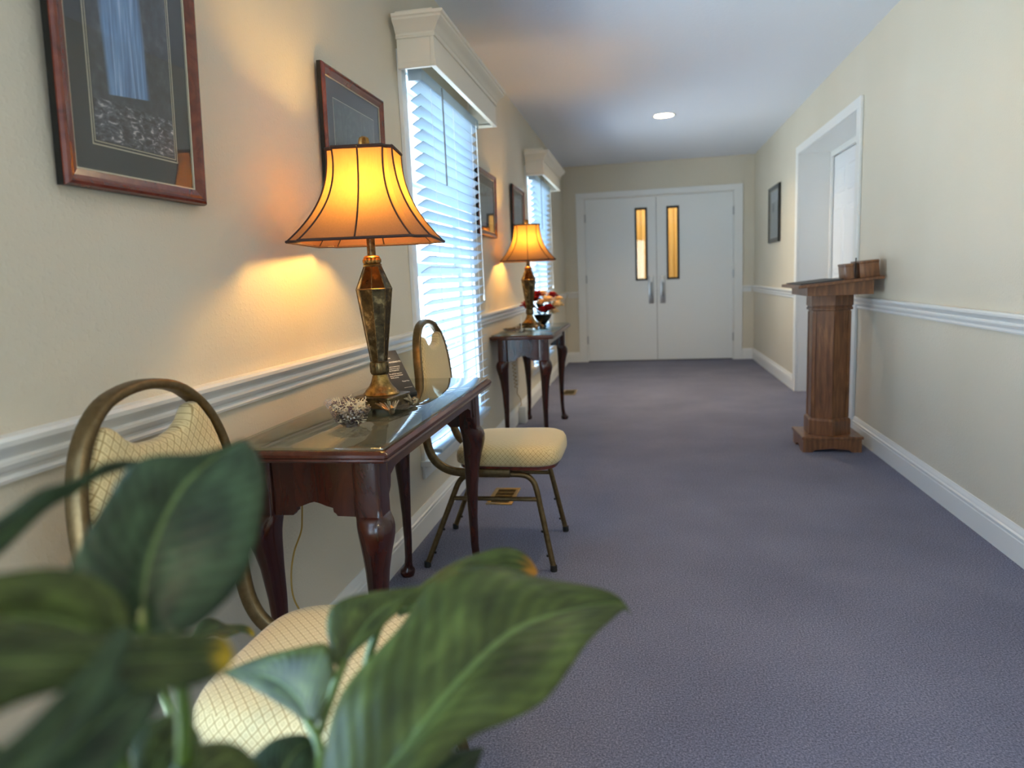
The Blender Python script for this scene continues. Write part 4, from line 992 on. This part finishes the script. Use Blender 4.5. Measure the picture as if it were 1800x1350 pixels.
def outline_leaf(left, mid, right, mat, belly=.10, seed=0, wave=.010, stalk=True, via=None):
    """leaf whose two margins and midrib are each a curve in space"""
    rn = random.Random(seed); n = 40; nv = 7
    base, tip = mid[0], mid[-1]
    Lc, Mc, Rc = (even(catmull([at(*q) for q in c], 160), n) for c in ([base]+left+[tip], mid, [base]+right+[tip]))
    mb = MB(); uvl = mb.b.loops.layers.uv.new('UVMap'); rows = []; p1, p2 = rn.uniform(0, 6), rn.uniform(0, 6)
    for i in range(n+1):
        u = i/n; t_ = (Mc[min(i+1, n)]-Mc[max(i-1, 0)]).normalized(); row = []
        for sgn, E_, ph in ((-1, Lc, p1), (1, Rc, p2)):
            d = E_[i]-Mc[i]; nm = d.cross(t_).normalized()*(1 if sgn < 0 else -1) if d.length > 1e-6 else Vector((0,0,1))
            if nm.dot(CAM-Mc[i]) < 0: nm = -nm
            seq = []
            for j in range(nv+1):
                v = j/nv; w_ = d.length
                seq.append(Mc[i] + d*v + nm*(belly*w_*math.sin(PI*v)*.9 + wave*w_*math.sin(u*14+ph)*v*v*4))
            row.append(seq)
        full = list(reversed(row[0])) + row[1][1:]
        rows.append(([mb.b.verts.new(rel(p)) for p in full], u))
    m_ = 2*nv
    for (ra, ua), (rb, ub) in zip(rows, rows[1:]):
        for j in range(m_):
            f = mb.b.faces.new((ra[j], ra[j+1], rb[j+1], rb[j]))
            for lp, (uu, vv) in zip(f.loops, ((ua, j/m_), (ua, (j+1)/m_), (ub, (j+1)/m_), (ub, j/m_))): lp[uvl].uv = (uu, vv)
    bmesh.ops.remove_doubles(mb.b, verts=mb.b.verts, dist=1e-6)
    o = mb.done('leaf', mat, pl, angle=180); md = o.modifiers.new('t', 'SOLIDIFY'); md.thickness = .0006
    if stalk:
        b0 = Mc[0]; root_ = Vector((PX+rn.uniform(-.03,.03), PY+rn.uniform(-.03,.03), .33)); d0 = (Mc[2]-Mc[0]).normalized()
        c = catmull([root_, via or root_.lerp(b0, .55)+Vector((0,0,.03)), b0-d0*.03, b0+d0*.012], 16)
        MB().tube([rel(q) for q in c], [.0062-.003*k/16 for k in range(17)], 8).done('leaf_stalk', M['stalk'], pl)
    return o
OL = [
 # the long leaf pointing right
 ([(565,1390,.55),(578,1290,.57),(612,1205,.585),(702,1098,.61),(764,1016,.64),(861,997,.655),(933,1012,.665),(1042,1030,.68),(1090,1050,.69)],
  [(600,1430,.53),(702,1330,.54),(753,1261,.55),(843,1160,.58),(926,1098,.62),(1040,1064,.67),(1092,1060,.69),(1111,1082,.70)],
  [(720,1390,.50),(825,1300,.53),(900,1262,.545),(969,1218,.57),(1034,1131,.62),(1063,1100,.65),(1098,1072,.69)], 'leaf', .10),
 # its shoulder behind, with a browned tip
 ([(712,1050,.72),(800,988,.77),(883,962,.79),(925,975,.80)], [(700,1085,.70),(790,1018,.74),(880,995,.78),(946,1006,.80)], [(760,1060,.71),(850,1035,.73),(925,1025,.78)], 'leaf_brown', .1),
 # small leaf at its root
 ([(582,1150,.63),(574,1095,.64),(590,1060,.65),(655,1040,.66)], [(598,1184,.62),(622,1130,.635),(665,1075,.65),(736,1030,.67)], [(622,1150,.62),(662,1112,.635),(712,1064,.655)], 'leaf', .12),
 # leaf over the chair seat pointing left
 ([(524,1262,.61),(480,1232,.63),(424,1200,.66)], [(545,1294,.60),(525,1232,.615),(470,1190,.645),(391,1184,.67)], [(588,1200,.60),(574,1132,.62),(491,1146,.65),(428,1166,.665)], 'leaf', .10),
 # tall upright leaf
 ([(180,1112,.45),(111,1080,.44),(133,972,.455),(191,870,.47),(230,817,.485),(275,799,.49),(355,795,.505)],
  [(249,1112,.46),(256,1010,.465),(280,930,.475),(320,857,.49),(372,808,.505),(428,772,.52)],
  [(310,1112,.45),(355,1095,.455),(427,1017,.46),(458,919,.475),(466,839,.495),(452,795,.51)], 'leaf_teal', .10),
 # slender folded leaf
 ([(-60,940,.44),(0,908,.455),(67,862,.47),(115,847,.48),(150,832,.49),(184,812,.50),(235,808,.52)], [(-140,1010,.43),(0,945,.45),(90,880,.475),(150,850,.49),(190,828,.505),(262,816,.53)], [(-60,1010,.44),(0,975,.455),(36,942,.465),(90,893,.475),(134,868,.485),(172,842,.50),(240,819,.525)], 'leaf_teal', .22),
 # broad leaf with the yellow tip
 ([(-60,1085,.37),(60,1098,.38),(200,1112,.39),(330,1112,.41),(392,1118,.425)], [(-130,1180,.36),(40,1165,.37),(200,1160,.385),(330,1155,.41),(412,1150,.43)], [(-60,1265,.36),(60,1228,.37),(150,1208,.38),(250,1216,.39),(340,1206,.41),(398,1180,.425)], 'leaf_tip', .12),
 # broad leaf at the left margin
 ([(222,1060,.425),(130,1002,.42),(0,1008,.41),(-100,1040,.40)], [(240,1170,.43),(120,1095,.42),(0,1085,.41),(-190,1120,.39)], [(150,1200,.42),(0,1200,.41),(-110,1185,.40)], 'leaf', .12),
 # foreground pair at the lower left
 ([(-60,1365,.33),(30,1290,.34),(100,1222,.35),(160,1165,.36),(204,1108,.37)], [(-80,1440,.33),(50,1330,.342),(140,1230,.355),(226,1098,.372)], [(60,1380,.34),(150,1270,.35),(205,1190,.362),(230,1130,.37)], 'leaf_teal', .10),
 ([(0,1345,.355),(80,1255,.365),(160,1192,.38),(245,1172,.395)], [(-20,1450,.35),(100,1335,.365),(200,1250,.38),(292,1182,.402)], [(130,1420,.36),(225,1330,.375),(272,1255,.39),(290,1212,.398)], 'leaf_teal', .12),
 ([(232,1340,.50),(252,1280,.51),(300,1254,.52),(332,1266,.53)], [(262,1420,.49),(280,1330,.50),(320,1290,.515),(352,1292,.53)], [(330,1370,.50),(352,1320,.52)], 'leaf', .12),
 ([(286,1390,.47),(330,1316,.48),(390,1302,.49),(430,1318,.50)], [(300,1460,.46),(350,1370,.47),(400,1330,.485),(458,1348,.50)], [(380,1450,.47),(440,1390,.49)], 'leaf', .12),
 ([(426,1370,.58),(470,1306,.59),(528,1290,.60)], [(480,1470,.57),(490,1380,.58),(515,1325,.59),(550,1300,.60)], [(556,1420,.58),(562,1340,.60)], 'leaf_teal', .12),
 ([(600,1470,.57),(690,1385,.585),(770,1330,.61)], [(600,1500,.56),(700,1420,.58),(780,1360,.60),(852,1312,.63)], [(720,1460,.57),(820,1380,.60)], 'leaf_teal', .12),
]
for i, (l_, m_, r_, mt, be) in enumerate(OL): outline_leaf(l_, m_, r_, M[mt], be, seed=i, via=at(205,1310,.47) if i == 4 else None)
leaf([at(*q) for q in [(320,1140,.86),(370,1112,.88),(410,1108,.90),(448,1116,.92)]], .026, 1.0, M['leaf_tip'], seed=33, peak=.5, fold=.3, wave=.35)
rn = random.Random(21)
for k in range(7):                                   # lower foliage around the pot, out of the frame
    a = rn.uniform(0, 2*PI); L_ = rn.uniform(.12, .2); b0 = Vector((PX+.10*math.cos(a), PY+.10*math.sin(a), .45+rn.uniform(0,.08)))
    d = Vector((math.cos(a), math.sin(a), 0)); leaf([b0, b0+d*L_*.4+Vector((0,0,.05)), b0+d*L_*.8+Vector((0,0,.03)), b0+d*L_+Vector((0,0,-.02))], .07, rn.uniform(-.4,.4)+1.2, M['leaf'], seed=40+k)

# ------------------------------------------------------------------ daylight
wd = bpy.data.worlds.new('world'); SC.world = wd; wd.use_nodes = True; nt = wd.node_tree; nt.nodes.clear()
o_ = nt.nodes.new('ShaderNodeOutputWorld'); bg = nt.nodes.new('ShaderNodeBackground'); tc = nt.nodes.new('ShaderNodeTexCoord'); sp = nt.nodes.new('ShaderNodeSeparateXYZ'); rp = nt.nodes.new('ShaderNodeValToRGB')
nt.links.new(tc.outputs['Generated'], sp.inputs[0]); mp = nt.nodes.new('ShaderNodeMapRange'); mp.inputs[1].default_value = -1; mp.inputs[2].default_value = 1
nt.links.new(sp.outputs[2], mp.inputs[0]); nt.links.new(mp.outputs[0], rp.inputs[0])
e = rp.color_ramp.elements; e[0].position = .0; e[0].color = (.90,.95,1,1); e[1].position = .50; e[1].color = (.86,.93,1,1)
q = e.new(.44); q.color = (.90,.95,1,1); q = e.new(.56); q.color = (.42,.58,.8,1); q = e.new(1.0); q.color = (.30,.46,.75,1)
nt.links.new(rp.outputs[0], bg.inputs[0]); bg.inputs[1].default_value = 6.5; nt.links.new(bg.outputs[0], o_.inputs[0])

# ------------------------------------------------------------------ render look
SC.view_settings.view_transform = 'Standard'; SC.view_settings.look = 'None'; SC.view_settings.gamma = 1; SC.view_settings.exposure = 1.35; SC.view_settings.use_curve_mapping = False
c = SC.cycles; c.max_bounces = 12; c.diffuse_bounces = 6; c.glossy_bounces = 5; c.transmission_bounces = 8; c.transparent_max_bounces = 24
c.sample_clamp_indirect = 8; c.caustics_reflective = False; c.caustics_refractive = False; c.use_denoising = True
